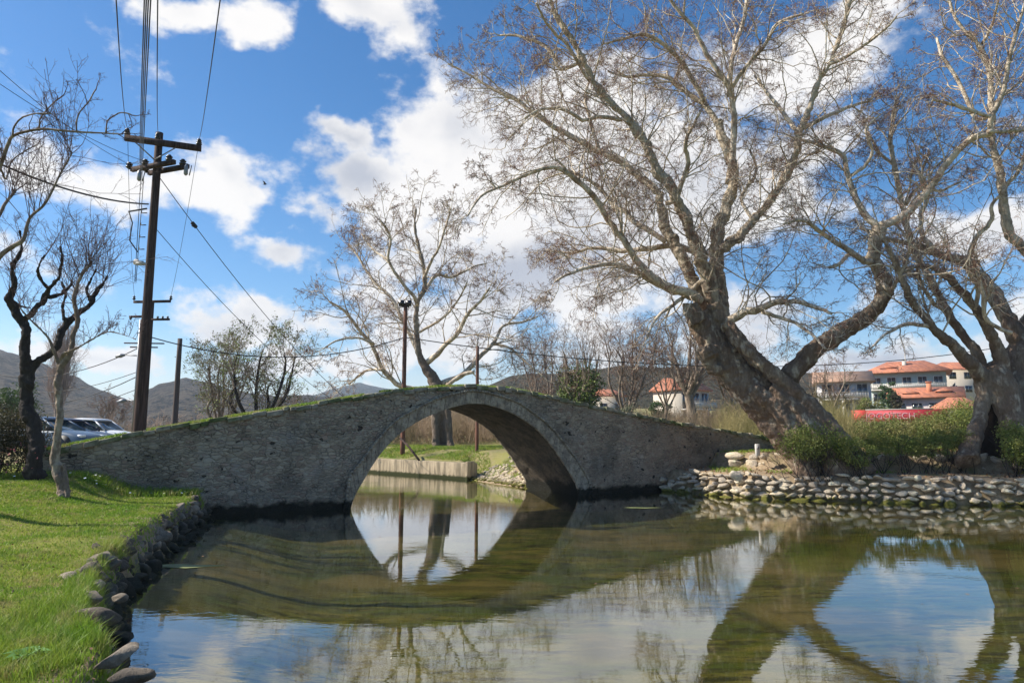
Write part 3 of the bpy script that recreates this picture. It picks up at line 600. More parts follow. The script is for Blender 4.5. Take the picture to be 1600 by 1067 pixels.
# ---- the leaning plane tree on the right bank
Yt = 26.0
def T1():
    rg = np.random.default_rng(11)
    root = empty('plane_tree', onz(1270, 706, 1.45) * 1.0); tag(root, 'huge bare plane tree leaning left from the right bank with pale spreading limbs', 'tree', 'bare plane trees')
    thick = [
      limb([(1302,745,114),(1270,696,96),(1238,658,84),(1206,626,76),(1175,599,71),(1145,569,63),(1120,542,54),(1104,515,46),(1090,492,40)], 25.6, 26.0, rg=rg, wob=.02),
      limb([(1352,745,50),(1326,706,38),(1298,670,32),(1262,631,30),(1222,595,28),(1184,561,28),(1152,530,27),(1133,503,20)], 24.25, 25.2, rg=rg, wob=.05),
      limb([(1262,750,46),(1254,700,36),(1238,665,32),(1210,634,28),(1176,606,26)], 24.5, 25.1, rg=rg),
      limb([(1312,750,50),(1296,704,34),(1270,664,28),(1236,630,22),(1206,604,16)], 24.2, 24.9, rg=rg),
      limb([(1318,730,56),(1290,692,50),(1256,652,46),(1220,614,42),(1184,580,38),(1152,552,32),(1130,520,26)], 25.7, 26.1, rg=rg, wob=.02),
      limb([(1112,560,30),(1103,548,34),(1110,570,24),(1128,582,20)], 25.2, 25.5, rg=rg),
      limb([(1090,505,36),(1082,488,32),(1079,474,26)], 25.6, 25.6, rg=rg),
      limb([(1122,555,40),(1121,521,34),(1114,487,30),(1104,450,28),(1087,412,25),(1069,367,22),(1050,322,20),(1034,300,19),(1012,262,18),(994,225,17),(971,187,15),(945,157,13),(922,127,12),(907,97,10),(892,64,9),(870,30,8),(850,-20,6),(838,-60,5)], 26, 23.5, rg=rg, wob=.12),
      limb([(1112,500,26),(1087,450,23),(1061,409,21),(1042,364,19),(1035,330,18),(1031,300,16)], 26.4, 26.6, rg=rg, wob=.08),
      limb([(1140,545,34),(1128,500,30),(1116,442,27),(1109,400,25),(1114,360,24),(1127,326,22),(1138,288,20),(1136,255,18),(1129,222,17),(1122,190,16)], 26.6, 27.5, rg=rg, wob=.06),
      limb([(1110,402,18),(1126,392,20),(1155,375,20),(1177,341,18),(1201,307,16),(1232,259,15),(1244,210,14),(1262,176,13),(1277,131,11),(1296,101,10),(1315,56,9),(1330,0,8),(1338,-50,6)], 26.8, 24.5, rg=rg, wob=.12),
      limb([(1215,640,50),(1230,606,40),(1247,581,35),(1279,550,33),(1320,521,31),(1348,502,30),(1368,482,28),(1381,457,27),(1376,427,25),(1362,401,23),(1367,375,26),(1378,352,22)], 26.2, 24.6, rg=rg, wob=.04),
    ]
    thin = [
      limb([(1031,300,17),(1009,277,16),(979,255,15),(934,232,14),(885,202,12),(840,176,10),(810,154,9),(772,139,7),(727,112,5),(700,100,4)], 26.6, 29, rg=rg, wob=.15),
      limb([(1138,288,15),(1142,210,14),(1139,150,13),(1127,124,12),(1106,86,11),(1084,45,9),(1057,15,8),(1035,-20,6)], 27.2, 25.5, rg=rg, wob=.12),
      limb([(1122,195,13),(1102,161,12),(1072,139,11),(1042,120,10),(1012,116,8),(979,120,6),(950,112,4)], 27.5, 28.5, rg=rg, wob=.15),
      limb([(1102,161,11),(1072,109,10),(1046,79,9),(1009,56,8),(975,62,6),(940,70,4)], 27.5, 25.5, rg=rg, wob=.15),
      limb([(1139,150,11),(1143,94,10),(1161,37,9),(1168,-20,7)], 27, 28.5, rg=rg, wob=.15),
      limb([(1139,142,9),(1161,112,9),(1195,75,8),(1217,37,7),(1255,22,5)], 27, 25, rg=rg, wob=.15),
      limb([(1244,205,10),(1289,184,9),(1330,165,7),(1360,157,5)], 25.6, 27, rg=rg, wob=.2),
      limb([(1296,101,8),(1330,82,7),(1364,60,6),(1401,26,5)], 25, 23.5, rg=rg, wob=.2),
      limb([(1244,210,10),(1221,180,9),(1195,146,7),(1180,120,5)], 25.6, 27.5, rg=rg, wob=.2),
      limb([(1095,470,18),(1069,454,19),(1035,431,17),(1001,405,15),(979,375,14),(952,345,13),(930,311,13),(907,285,12),(885,268,11),(855,259,9),(821,270,8),(784,289,6),(750,307,5),(731,337,4)], 25.6, 22, rg=rg, wob=.15),
      limb([(1085,465,15),(1046,446,15),(1009,431,13),(975,418,11),(940,415,9),(900,425,7),(868,440,5)], 25.8, 24, rg=rg, wob=.2),
      limb([(1104,402,13),(1054,383,13),(997,388,11),(971,390,10),(930,386,8),(895,395,6),(860,392,4)], 26.4, 28, rg=rg, wob=.2),
      limb([(1040,378,12),(997,352,12),(975,330,11),(960,322,10),(945,300,9),(915,278,7),(880,262,5)], 26.4, 29, rg=rg, wob=.2),
      limb([(1040,318,11),(1057,300,11),(1072,259,10),(1069,225,9),(1080,200,7),(1094,175,6)], 26, 23.5, rg=rg, wob=.2),
      limb([(971,187,10),(937,180,9),(907,184,8),(885,169,8),(847,169,6),(820,185,5)], 24.5, 22.5, rg=rg, wob=.2),
      limb([(922,127,8),(892,75,7),(860,45,6),(838,5,5)], 24, 21.5, rg=rg, wob=.2),
      limb([(907,97,9),(874,109,8),(855,79,7),(817,60,6),(780,56,4)], 24, 25.5, rg=rg, wob=.2),
      limb([(934,232,8),(919,187,7),(912,150,6),(925,118,4)], 27.4, 28.5, rg=rg, wob=.2),
      limb([(1130,512,20),(1155,489,18),(1192,487,15),(1230,467,12),(1267,476,9),(1300,490,6)], 25.6, 23, rg=rg, wob=.2),
      limb([(1190,487,9),(1225,500,8),(1262,520,6),(1290,545,4)], 25, 23, rg=rg, wob=.2),
      limb([(1378,352,17),(1397,343,17),(1431,315,16),(1465,270,15),(1495,232,14),(1517,214,13),(1544,206,12),(1547,180,11),(1566,139,10),(1574,94,9),(1585,56,8),(1600,10,6),(1610,-40,5)], 24.6, 22.5, rg=rg, wob=.1),
      limb([(1544,206,9),(1570,206,8),(1602,203,7),(1640,190,5)], 23.2, 24, rg=rg, wob=.2),
      limb([(1547,182,8),(1514,171,8),(1485,160,7),(1457,157,5)], 23.2, 21.8, rg=rg, wob=.2),
      limb([(1378,356,15),(1364,345,15),(1341,315,13),(1326,277,11),(1315,240,10),(1281,225,9),(1247,217,6)], 24.7, 26, rg=rg, wob=.15),
      limb([(1360,409,13),(1352,409,13),(1315,386,11),(1277,360,9),(1250,345,7),(1225,350,5)], 24.7, 22.5, rg=rg, wob=.15),
      limb([(1325,398,8),(1312,412,8),(1296,418,7)], 24.2, 23.8, rg=rg),
      limb([(1378,440,10),(1392,452,9),(1406,435,8),(1412,405,6),(1430,380,5)], 24.8, 23.5, rg=rg, wob=.2),
      limb([(1326,277,8),(1350,262,7),(1362,235,6),(1352,205,5),(1375,180,4)], 25.4, 24.5, rg=rg, wob=.2),
      limb([(1177,341,8),(1160,310,7),(1180,270,6),(1172,235,5)], 26.2, 27.5, rg=rg, wob=.2),
      limb([(1095,440,9),(1060,470,8),(1030,492,6),(1010,530,4)], 26, 24.5, rg=rg, wob=.25),
    ]
    solid_limbs('trunk', thick, [M_plane], root, 18, 0.045, 0.22, 0.45)
    mbk = MB()
    for P, Rr in thin: mbk.tubes(P[None], Rr[None], 8, 0, True)
    mbk.build('limb', [M_plane_b], root, smooth=True)
    mbt = MB()
    S_, D_, L_, R_ = limb_sprouts(thin + thick[7:8] + thick[10:11], 0.33, rg, 1.1, 3.6, 34, 0.15, 0.10, 0.032)
    crown_from(mbt, S_, D_, L_, R_, rg, (8, 7, 4), (0.52, 0.5, 0.5), (0.03, -0.05, -0.04), (0.24, 0.28, 0.3), (0.009, 0.006, 0.0045))
    S_, D_, L_, R_ = limb_sprouts([thick[9], thick[11]], 0.45, rg, 0.5, 1.3, 6, 0.3, 0.1, 0.02)
    crown_from(mbt, S_, D_, L_, R_, rg, (5, 4, 2), (0.5, 0.5, 0.5))
    mbt.build('crown', [M_plane_b, M_twig], root)
T1()

def T2():
    rg = np.random.default_rng(23)
    root = empty('plane_tree', onz(1570, 708, 1.5)); tag(root, 'bare plane tree with a hollow split trunk at the right edge of the picture', 'tree', 'bare plane trees')
    thick = [
      limb([(1512,722,44),(1518,698,32),(1531,665,25),(1539,630,24),(1537,600,25),(1527,572,26)], 24.0, 24.5, rg=rg, wob=.03),
      limb([(1640,730,110),(1632,695,95),(1624,655,92),(1614,615,90),(1610,575,80),(1622,530,76),(1640,480,66),(1650,430,50)], 24.4, 25.0, rg=rg, wob=.03),
      limb([(1606,728,50),(1597,690,44),(1588,655,42),(1576,620,46),(1562,592,44),(1545,572,36)], 23.8, 24.4, rg=rg, wob=.03),
      limb([(1535,590,26),(1524,576,26),(1500,553,22),(1480,536,19),(1450,510,16),(1424,472,14),(1409,442,11),(1392,401,9),(1378,372,7)], 24.4, 22.5, rg=rg, wob=.1),
      limb([(1550,590,24),(1536,577,20),(1517,540,16),(1487,495,14),(1465,450,13),(1442,409,12),(1424,360,11),(1416,320,10),(1401,262,9),(1394,210,7),(1400,160,5)], 24.5, 26.5, rg=rg, wob=.12),
      limb([(1568,590,28),(1558,550,22),(1547,525,19),(1525,484,17),(1495,446,15),(1472,427,12),(1440,415,8),(1410,425,5)], 24.4, 23, rg=rg, wob=.12),
      limb([(1600,585,36),(1585,540,30),(1574,510,27),(1559,472,25),(1536,446,23),(1502,412,19),(1465,397,15),(1427,382,11),(1392,375,8),(1350,360,5)], 24.8, 26.5, rg=rg, wob=.1),
      limb([(1640,450,26),(1620,410,22),(1598,385,19),(1572,356,17),(1562,300,14),(1558,265,13),(1547,221,12),(1547,169,11),(1544,124,10),(1529,75,9),(1502,45,7),(1487,15,6),(1478,-30,5)], 25, 26.5, rg=rg, wob=.1),
    ]
    thin = [
      limb([(1547,180,10),(1521,184,9),(1499,131,8),(1472,86,7),(1464,60,5)], 25.8, 27, rg=rg, wob=.15),
      limb([(1458,390,11),(1440,362,10),(1439,334,9),(1450,300,8),(1440,270,6),(1452,235,5)], 25.6, 27, rg=rg, wob=.2),
      limb([(1510,418,12),(1520,380,10),(1545,350,9),(1550,320,7),(1575,290,5)], 25.6, 24.5, rg=rg, wob=.2),
      limb([(1487,495,9),(1455,470,8),(1440,440,7),(1432,410,5)], 25.3, 24, rg=rg, wob=.2),
      limb([(1525,484,9),(1532,450,9),(1515,420,8),(1520,385,6)], 23.8, 22.5, rg=rg, wob=.2),
      limb([(1580,520,9),(1540,500,8),(1533,470,8),(1530,430,6)], 24, 23, rg=rg, wob=.2),
      limb([(1562,300,9),(1590,270,8),(1610,230,7),(1625,190,5)], 25.5, 25, rg=rg, wob=.2),
      limb([(1416,320,8),(1440,295,7),(1470,300,6),(1500,285,4)], 26, 27.5, rg=rg, wob=.2),
      limb([(1401,262,7),(1375,240,6),(1355,205,5)], 26.2, 27, rg=rg, wob=.2),
      limb([(1450,510,9),(1420,505,8),(1385,520,6),(1360,545,4)], 23.4, 22.4, rg=rg, wob=.2),
      limb([(1529,75,7),(1550,40,6),(1560,0,5)], 26.3, 25, rg=rg, wob=.2),
    ]
    solid_limbs('trunk', thick, [M_plane], root, 18, 0.055, 0.13, 0.45)
    mbk = MB()
    for P, Rr in thin: mbk.tubes(P[None], Rr[None], 8, 0, True)
    mbk.build('limb', [M_plane_b], root, smooth=True)
    mbk = MB(); P, Rr = limb([(1556,722,56),(1558,680,60),(1560,630,54),(1558,596,34)], 25.0, 24.9, rg=rg); mbk.tubes(P[None], Rr[None], 12, 0, True); mbk.build('hollow', mat('hollow_shade_fill', (0.030, 0.022, 0.017), 1.0, spec=.1, vary=.5, vscale=4, bump=.03, bscale=8), root, smooth=True)  # added near-black core: shade of the trunk cavity put into its colour
    mbt = MB()
    S_, D_, L_, R_ = limb_sprouts(thin + thick[3:], 0.36, rg, 0.9, 3.2, 30, 0.3, 0.15, 0.035)
    crown_from(mbt, S_, D_, L_, R_, rg, (7, 6, 4), (0.52, 0.5, 0.5), (0.03, -0.04, -0.01), (0.23, 0.27, 0.3), (0.009, 0.006, 0.0048))
    mbt.build('crown', [M_plane_b, M_twig], root)
T2()

def T3():
    rg = np.random.default_rng(31); Y = 44
    root = empty('plane_tree', (at(692, 696, Y).x, Y, gz(at(692, 696, Y).x, Y))); tag(root, 'bare plane tree behind the bridge crown, its hollow trunk seen through the arch', 'tree', 'bare plane trees')
    thick = [
      limb([(694,712,46),(694,696,36),(692,668,32),(690,640,31),(686,610,26),(676,588,20),(667,576,16),(655,548,12),(651,503,9),(654,471,8),(663,450,9),(662,423,8),(654,388,7),(648,353,5),(650,325,4)], Y, Y, rg=rg, wob=.05),
      limb([(682,712,24),(682,690,14),(680,660,14),(684,632,16)], Y - .8, Y - .4, rg=rg),
      limb([(706,712,24),(702,690,14),(700,660,15),(697,632,16)], Y - .8, Y - .4, rg=rg),
    ]
    thin = [
      limb([(652,478,9),(648,465,8),(628,439,7),(609,407,6),(611,372,5),(595,345,4)], Y, Y - 3, rg=rg, wob=.15),
      limb([(656,462,8),(672,445,8),(684,430,7),(705,433,6),(737,417,4),(760,412,3)], Y, Y + 3, rg=rg, wob=.15),
      limb([(662,436,7),(673,407,6),(686,385,5),(699,344,4),(705,325,3)], Y, Y - 2, rg=rg, wob=.15),
      limb([(668,566,13),(692,544,10),(714,519,9),(730,493,8),(750,471,6),(765,450,4)], Y, Y - 4, rg=rg, wob=.12),
      limb([(690,600,14),(720,590,11),(745,566,10),(772,538,8),(785,509,6),(816,503,5),(840,495,3)], Y, Y + 4, rg=rg, wob=.12),
      limb([(672,612,14),(628,602,11),(600,576,9),(584,538,8),(561,513,7),(539,487,6),(514,471,4)], Y, Y - 4, rg=rg, wob=.12),
      limb([(657,560,11),(648,544,9),(628,503,8),(609,465,7),(584,439,6),(561,404,5),(545,382,4)], Y, Y + 3, rg=rg, wob=.12),
      limb([(584,538,6),(560,528,5),(530,530,4),(505,545,3)], Y - 3, Y - 5, rg=rg, wob=.2),
      limb([(772,538,6),(800,545,5),(826,570,4),(850,590,3)], Y + 3, Y + 1, rg=rg, wob=.2),
      limb([(600,576,6),(570,580,5),(545,600,4)], Y - 2, Y, rg=rg, wob=.2),
      limb([(609,407,5),(580,385,4),(565,365,3)], Y - 1, Y + 2, rg=rg, wob=.2),
      limb([(651,520,6),(690,500,5),(715,470,4),(730,440,3)], Y, Y - 3, rg=rg, wob=.2),
    ]
    solid_limbs('trunk', thick, [M_plane_c], root, 14, 0.07, 0.14, 0.5)
    mbk = MB()
    for P, Rr in thin: mbk.tubes(P[None], Rr[None], 7, 0, True)
    mbk.build('limb', [M_plane_b], root, smooth=True)
    mbt = MB()
    S_, D_, L_, R_ = limb_sprouts(thin + [(thick[0][0][30:], thick[0][1][30:])], 0.50, rg, 1.4, 3.6, 40, 0.15, 0.12, 0.045)
    crown_from(mbt, S_, D_, L_, R_, rg, (7, 6, 3), (0.52, 0.5, 0.5), (0.03, -0.03, 0), (0.17, 0.22, 0.26), (0.014, 0.010, 0.008))
    mbt.build('crown', [M_plane_b, M_twig], root)
    mbf = MB(); P, Rr = limb([(690,612,7),(702,600,8),(721,586,8),(741,581,7)], 41, 40.5, rg=rg); mbf.tubes(P[None], Rr[None], 10, 0, True)
    P, Rr = limb([(696,640,6),(694,612,6),(700,598,5)], 41, 41, rg=rg); mbf.tubes(P[None], Rr[None], 8, 0, True)
    mbf.build('limb', [M_plane_b], root, smooth=True)
T3()

# ---- the two small trees on the left lawn and the limbs reaching in from outside the frame
def shoots(mb, limbs, n, rg, lmin, lmax, up=0.35, r=0.010, per=(6, 3), mi=1, start=0.4, mb_big=1):
    S_, D_, L_, R_ = limb_sprouts(limbs, 1.0, rg, 1, 1, 1, start, 0.6, r)
    P = np.concatenate([l[0][int(len(l[0]) * start):] for l in limbs]); idx = rg.integers(0, len(P), n); S_ = P[idx]
    D_ = norm(rg.normal(0, 0.55, (n, 3)) + np.array([0.05, 0, 1.0])); L_ = rg.uniform(lmin, lmax, n); R_ = rg.uniform(0.5, 1.1, n) * r
    crown_from(mb, S_, D_, L_, R_, rg, per, (0.4, 0.45), (up * 0.2, 0.03, 0.0), (0.10, 0.16, 0.2), (0.004, 0.003, 0.0022), (5, 4, 3), m_big=mi, m_fine=mi)
def T4():
    rg = np.random.default_rng(41); Y = 16.4
    p = at(56, 735, Y); root = empty('pollarded_tree', (p.x, Y, gz(p.x, Y))); tag(root, 'dark crooked pollarded tree beside the parked cars at the left end of the bridge', 'tree')
    ls = [limb([(60,750,34),(56,726,26),(52,695,24),(49,665,24),(38,635,22),(33,605,20),(36,572,19),(40,530,16),(39,505,15),(26,482,15),(17,462,14),(24,445,10),(22,415,8),(33,392,6),(30,360,4)], Y, Y - .3, rg=rg, wob=.12),
          limb([(44,606,18),(46,585,17),(60,566,16),(76,553,15),(88,530,14),(97,509,15),(112,492,13),(139,475,10),(150,455,9),(162,441,6),(168,430,4)], Y, Y + .8, rg=rg, wob=.12),
          limb([(39,500,12),(50,486,12),(67,466,12),(76,448,9),(90,430,8),(97,405,6),(95,385,5)], Y, Y - .8, rg=rg, wob=.15),
          limb([(70,464,9),(85,462,8),(97,456,8),(108,447,6),(112,436,4)], Y - .3, Y + .2, rg=rg, wob=.15),
          limb([(74,450,7),(62,430,6),(60,415,5),(70,398,4)], Y - .5, Y - 1, rg=rg, wob=.15),
          limb([(22,470,5),(35,478,5),(48,480,4)], Y, Y, rg=rg, wob=.1),
          limb([(100,500,8),(98,478,6),(102,460,6),(96,440,5)], Y + .3, Y + .6, rg=rg, wob=.1),
          limb([(142,474,8),(135,455,6),(140,440,5),(150,420,4)], Y + .6, Y + .2, rg=rg, wob=.1)]
    solid_limbs('trunk', ls, [M_dark], root, 12, 0.022, 0.06, 0.16)
    m_ = MB(); shoots(m_, ls, 90, rg, 0.5, 1.7, r=0.009, start=0.6); m_.build('crown', [M_dark, M_twig2], root)
T4()
def T5():
    rg = np.random.default_rng(43); Y = 15.4
    p = at(97, 765, Y); root = empty('young_tree', (p.x, Y, gz(p.x, Y))); tag(root, 'slender pale-barked tree with a kinked trunk on the grass in front of the bridge', 'tree')
    ls = [limb([(101,775,24),(97,758,18),(92,730,17),(87,702,15),(91,670,12),(92,640,12),(93,610,12),(92,584,12),(101,566,10),(114,550,10),(118,525,8),(124,497,8),(117,467,7),(122,445,6),(131,425,6),(142,412,4)], Y, Y, rg=rg, wob=.1),
          limb([(92,590,8),(86,552,7),(72,525,5),(45,497,4),(30,480,3)], Y, Y - .5, rg=rg, wob=.15),
          limb([(93,572,6),(96,555,6),(115,545,5),(142,531,4),(165,521,4),(180,520,3),(212,530,2.5)], Y, Y - .8, rg=rg, wob=.15),
          limb([(106,778,10),(103,750,9),(100,725,6)], Y - .1, Y, rg=rg)]
    solid_limbs('trunk', ls, [M_light], root, 12, 0.016, 0.03, 0.12)
    m_ = MB(); shoots(m_, [ls[0]], 45, rg, 0.6, 1.7, r=0.010, start=0.72)
    shoots(m_, [ls[2]], 26, rg, 0.2, 0.6, r=0.006, start=0.45); shoots(m_, [ls[1]], 14, rg, 0.3, 0.8, r=0.006, start=0.45)
    m_.build('crown', [M_light, M_twig2], root)
T5()
def T6():
    rg = np.random.default_rng(47); Y = 12.5
    p = at(-75, 800, Y); root = empty('overhanging_tree', (p.x, Y, gz(p.x, Y))); tag(root, 'tree whose pale arching limbs reach in from the left edge towards the power pole', 'tree')
    ls = [limb([(-70,830,40),(-68,720,32),(-60,600,28),(-48,500,24),(-30,440,18),(0,400,9),(20,386,8),(37,374,7),(45,342,5),(71,316,4),(95,270,3),(112,240,2)], Y, Y, rg=rg, wob=.05),
          limb([(-50,520,20),(-40,400,14),(-25,310,10),(0,256,8),(11,226,7),(22,211,6),(60,202,5.5),(90,203,5),(124,206,4.5),(160,208,3.5),(191,210,2.5)], Y, Y - .5, rg=rg, wob=.06),
          limb([(-45,440,12),(-20,370,9),(0,331,7),(12,312,6),(24,298,5)], Y, Y + .5, rg=rg, wob=.08),
          limb([(60,202,3.5),(64,185,3),(80,165,2.5),(98,150,2)], Y - .3, Y - .3, rg=rg, wob=.3),
          limb([(120,205,3.5),(124,180,3),(140,160,2.2),(150,140,1.6)], Y - .4, Y - .1, rg=rg, wob=.3),
          limb([(20,212,4),(30,190,3.5),(50,180,3),(80,178,2)], Y - .3, Y - .8, rg=rg, wob=.3),
          limb([(165,207,3),(170,190,2.5),(190,178,2),(205,180,1.4)], Y - .5, Y - .5, rg=rg, wob=.3),
          limb([(0,262,4),(10,280,4),(20,250,3),(60,225,2.4)], Y, Y + .6, rg=rg, wob=.2)]
    solid_limbs('trunk', ls, [M_light], root, 10)
    m_ = MB()
    S_, D_, L_, R_ = limb_sprouts([ls[1], ls[3], ls[4], ls[5], ls[6], ls[7]], 0.16, rg, 0.4, 1.0, 20, 0.5, 0.5, 0.010)
    crown_from(m_, S_, D_, L_, R_, rg, (6, 4), (0.5, 0.5), (0.04, 0.0, 0), (0.2, 0.25, 0.3), (0.004, 0.003, 0.0022))
    shoots(m_, [ls[0], ls[2]], 60, rg, 0.6, 1.8, r=0.008, start=0.7)
    m_.build('crown', [M_twig2, M_twig2], root)
T6()

# ---- procedural bare trees further back
def gen_tree(name, label, px, py, Y, hpx, wpx, rg, mats_, fork=0.35, nl=5, trunk_w=8, per=(6, 5, 3), spread=0.6, group=None, buds=0, k=1.0, up=0.08, drop=0.0, ivy=False):
    p = at(px, py, Y); sc_m = Y / FPX; H = hpx * sc_m; W_ = wpx * sc_m * 0.5; z0 = gz(p.x, Y)
    root = empty(name, (p.x, Y, z0)); tag(root, label, 'tree', group)
    top = np.array([p.x, Y, max(p.z, z0)]); hz = H * fork; r0 = trunk_w * 0.5 * sc_m
    P = smooth_curve([(p.x, Y, z0 - .1), (p.x + rg.normal(0, .1), Y, z0 + hz * .5), (p.x + rg.normal(0, .2), Y, z0 + hz)], 9)
    limbs = [(P, np.linspace(r0 * 1.25, r0 * .8, 9))]; th = rg.uniform(0, 6)
    for i in range(nl):
        a = th + i * 2 * math.pi / nl + rg.normal(0, .25); rad = W_ * rg.uniform(0.45, 0.8) * (1 if i else 0.2); hh = H * rg.uniform(0.72, 0.95) if i else H * 0.97
        s = P[-1] - np.array([0, 0, hz * rg.uniform(0, .3)])
        e = np.array([p.x + math.cos(a) * rad, Y + math.sin(a) * rad, z0 + hh])
        m1 = s * .6 + e * .4 + np.array([math.cos(a), math.sin(a), 0]) * rad * .22 + rg.normal(0, .08 * W_, 3); m2 = s * .25 + e * .75 + rg.normal(0, .08 * W_, 3)
        Q = smooth_curve([s, m1, m2, e], 16); limbs.append((Q, np.linspace(r0 * .62, max(.012, r0 * .12), 16)))
    mbk = MB()
    for q, r_ in limbs: mbk.tubes(q[None], r_[None], 8, 0, True)
    mbk.build('trunk', [mats_[0]], root, smooth=True)
    mbt = MB(); dens = 0.38 * k
    S_, D_, L_, R_ = limb_sprouts(limbs[1:], dens, rg, H * .16, H * .34, 60, 0.1, up * 3, 0.04)
    al = crown_from(mbt, S_, D_, L_, R_, rg, per, (0.55, 0.5, 0.5), (up, up * .5 - drop, -drop), (0.14, 0.2, 0.24), (max(.010, sc_m * .2), max(.006, sc_m * .13), max(.005, sc_m * .11)))
    mbt.build('crown', [mats_[1], mats_[2]], root)
    if buds:
        E = al[-1][:, -1]; idx = rg.integers(0, len(E), buds); leaves('foliage', E[idx], 0.09, 0.15, rg, mats_[3], root)
    return root, limbs
def leaves(name, C_, jit, size, rg, m, parent, mid=None, flat=0.0):
    n = len(C_); c0 = C_ + rg.normal(0, jit, (n, 3)); a = norm(rg.normal(0, 1, (n, 3))); b_ = norm(np.cross(a, rg.normal(0, 1, (n, 3)))); s = size * rg.uniform(.5, 1.1, (n, 1))
    V = np.stack([c0 - a * s * .5, c0 + b_ * s * .28 , c0 + a * s * .5, c0 - b_ * s * .28], 1)
    mb_ = MB(); i = np.arange(n)[:, None] * 4 + np.arange(4)[None]; mb_.add(V.reshape(-1, 3), i); return mb_.build(name, m, parent)
rgt = np.random.default_rng(77)
M_twig2p = mat('pale_poplar_twig', (0.36, 0.27, 0.23), .9, vary=.2)
GB = [M_grey, M_grey, M_twig]
GT = 'bare trees behind the bridge'
gen_tree('budding_tree', 'slim tree hazed with yellow-green buds, left of its rounder twin beyond the bridge ramp', 346, 650, 50, 190, 115, rgt, [M_grey, M_grey, M_grey, M_bud], .42, 5, 9, per=(5, 4, 3), buds=5000, k=1.1)
gen_tree('budding_tree', 'rounded tree with green buds on a short dark forked trunk beyond the bridge ramp', 408, 648, 48, 190, 140, rgt, [M_dark, M_grey, M_grey, M_bud], .32, 6, 12, per=(5, 4, 3), buds=7000, k=1.1)
gen_tree('poplar_tree', 'tall narrow bare poplar behind the parked cars', 92, 655, 62, 178, 44, rgt, [M_twig2p, M_twig2p, M_twig2p], .12, 9, 6, per=(4, 3, 2), k=.8, up=.35)
gen_tree('bare_tree', 'low dark bare tree beside the plain pole left of the bridge ramp', 262, 672, 40, 78, 95, rgt, [M_dark, M_dark, M_dark], .25, 5, 8, per=(4, 3, 2), k=1.6)
gen_tree('bare_tree', 'small white-limbed tree leaning over the left ramp of the bridge', 520, 640, 38, 75, 130, rgt, [M_plane_b, M_plane_b, M_twig], .25, 5, 6, k=1.2)
gen_tree('bare_tree', 'upright many-stemmed tree behind the bridge between the ivy-clad tree and the pale house', 985, 665, 55, 170, 110, rgt, GB, .2, 6, 8)
gen_tree('bare_tree', 'thick-trunked bare tree standing in front of the pale orange-roofed house', 1082, 668, 60, 165, 110, rgt, GB, .4, 6, 15)
gen_tree('bare_tree', 'thin bare tree rising in front of the far hill just right of the ivy-clad tree', 1040, 660, 58, 160, 70, rgt, GB, .3, 5, 5)
gen_tree('bare_tree', 'bare spreading tree partly hidden behind the leaning plane trunk', 1165, 665, 62, 120, 130, rgt, GB, .2, 6, 8)
gen_tree('bare_tree', 'tangled bare tree left of the ivy-clad tree behind the bridge crest', 850, 660, 60, 150, 120, rgt, GB, .2, 6, 7)
gen_tree('bare_tree', 'bare tree in front of the grey-roofed house beyond the hedge', 1300, 668, 58, 100, 110, rgt, GB, .25, 6, 7)
gen_tree('bare_tree', 'pale fuzzy tree at the foot of the left hill behind the white car', 172, 664, 75, 60, 70, rgt, GB, .15, 7, 5, k=.8)
gen_tree('bare_tree', 'small reddish tree against the hill right of the budding trees', 455, 650, 60, 60, 80, rgt, GB, .15, 6, 5, k=.9)
rt, lb = gen_tree('ivy_clad_tree', 'many-stemmed tree wrapped in dark green ivy behind the right half of the bridge', 906, 655, 50, 150, 110, rgt, GB, .22, 8, 12, per=(4, 4, 3), up=.2)
LP = np.concatenate([l[0][:12] for l in lb[1:]] + [l[0][:6] for l in lb[1:]] + [lb[0][0]] * 5); idx = rgt.integers(0, len(LP), 15000)
M_ivy = mat('ivy_leaf', (0.07, 0.115, 0.025), 0.7, spec=0.3, vary=0.5, vscale=4, col2=(0.15, 0.19, 0.045), c2scale=2)
leaves('ivy', LP[idx] - np.array([0, 0, 1]) * rgt.uniform(0, 0.8, (15000, 1)), 0.36, 0.22, rgt, M_ivy, rt)

# ---- thickets: uncountable bare undergrowth
def thicket(name, area, n, h, rg, m, label, per=(6, 3), wig=0.1, lean=0.25, rr=0.012):
    (x0, x1, Y0, Y1) = area
    Y = rg.uniform(Y0, Y1, n); X = (rg.uniform(x0, x1, n) - CXP) / (FPX / cp) * Y * 1.0
    Z = ground_z(X, Y); ok = sdist(X, Y) > 0.8; X, Y, Z = X[ok], Y[ok], Z[ok]; n = len(X)
    S_ = np.stack([X, Y, Z - .05], 1); D_ = norm(rg.normal(0, lean, (n, 3)) + np.array([0, 0, 1.0]))
    L_ = h * rg.uniform(0.5, 1.1, n) * (0.85 + 0.5 * vnoise(X, Y, 4, 9)); mb_ = MB(); sc_ = np.maximum(rr, Y / FPX * .35)
    P, Rr = grow(S_, D_, L_, sc_, 6, wig, 0.05, rg, .5); mb_.tubes(P, Rr, 3, 0)
    ln = L_
    for pr in per:
        st_, d, ln, r2 = spawn(P, Rr, ln, pr, 0.45, rg, 0.1, (0.4, 0.9), .7); P, Rr = grow(st_, d, ln, r2, 4, wig * 1.8, 0.05, rg, .6); mb_.tubes(P, Rr, 3, 0)
    return tag(mb_.build(name, m), label, kind='stuff')
M_br = mat('undergrowth_twig', (0.34, 0.25, 0.17), 0.95, spec=0.1, vary=0.35, vscale=0.25, col2=(0.19, 0.16, 0.09), c2scale=0.15)
M_br2 = mat('pinkish_undergrowth_twig', (0.42, 0.31, 0.24), 0.95, spec=0.1, vary=0.3, vscale=0.3, col2=(0.22, 0.16, 0.12), c2scale=0.15)
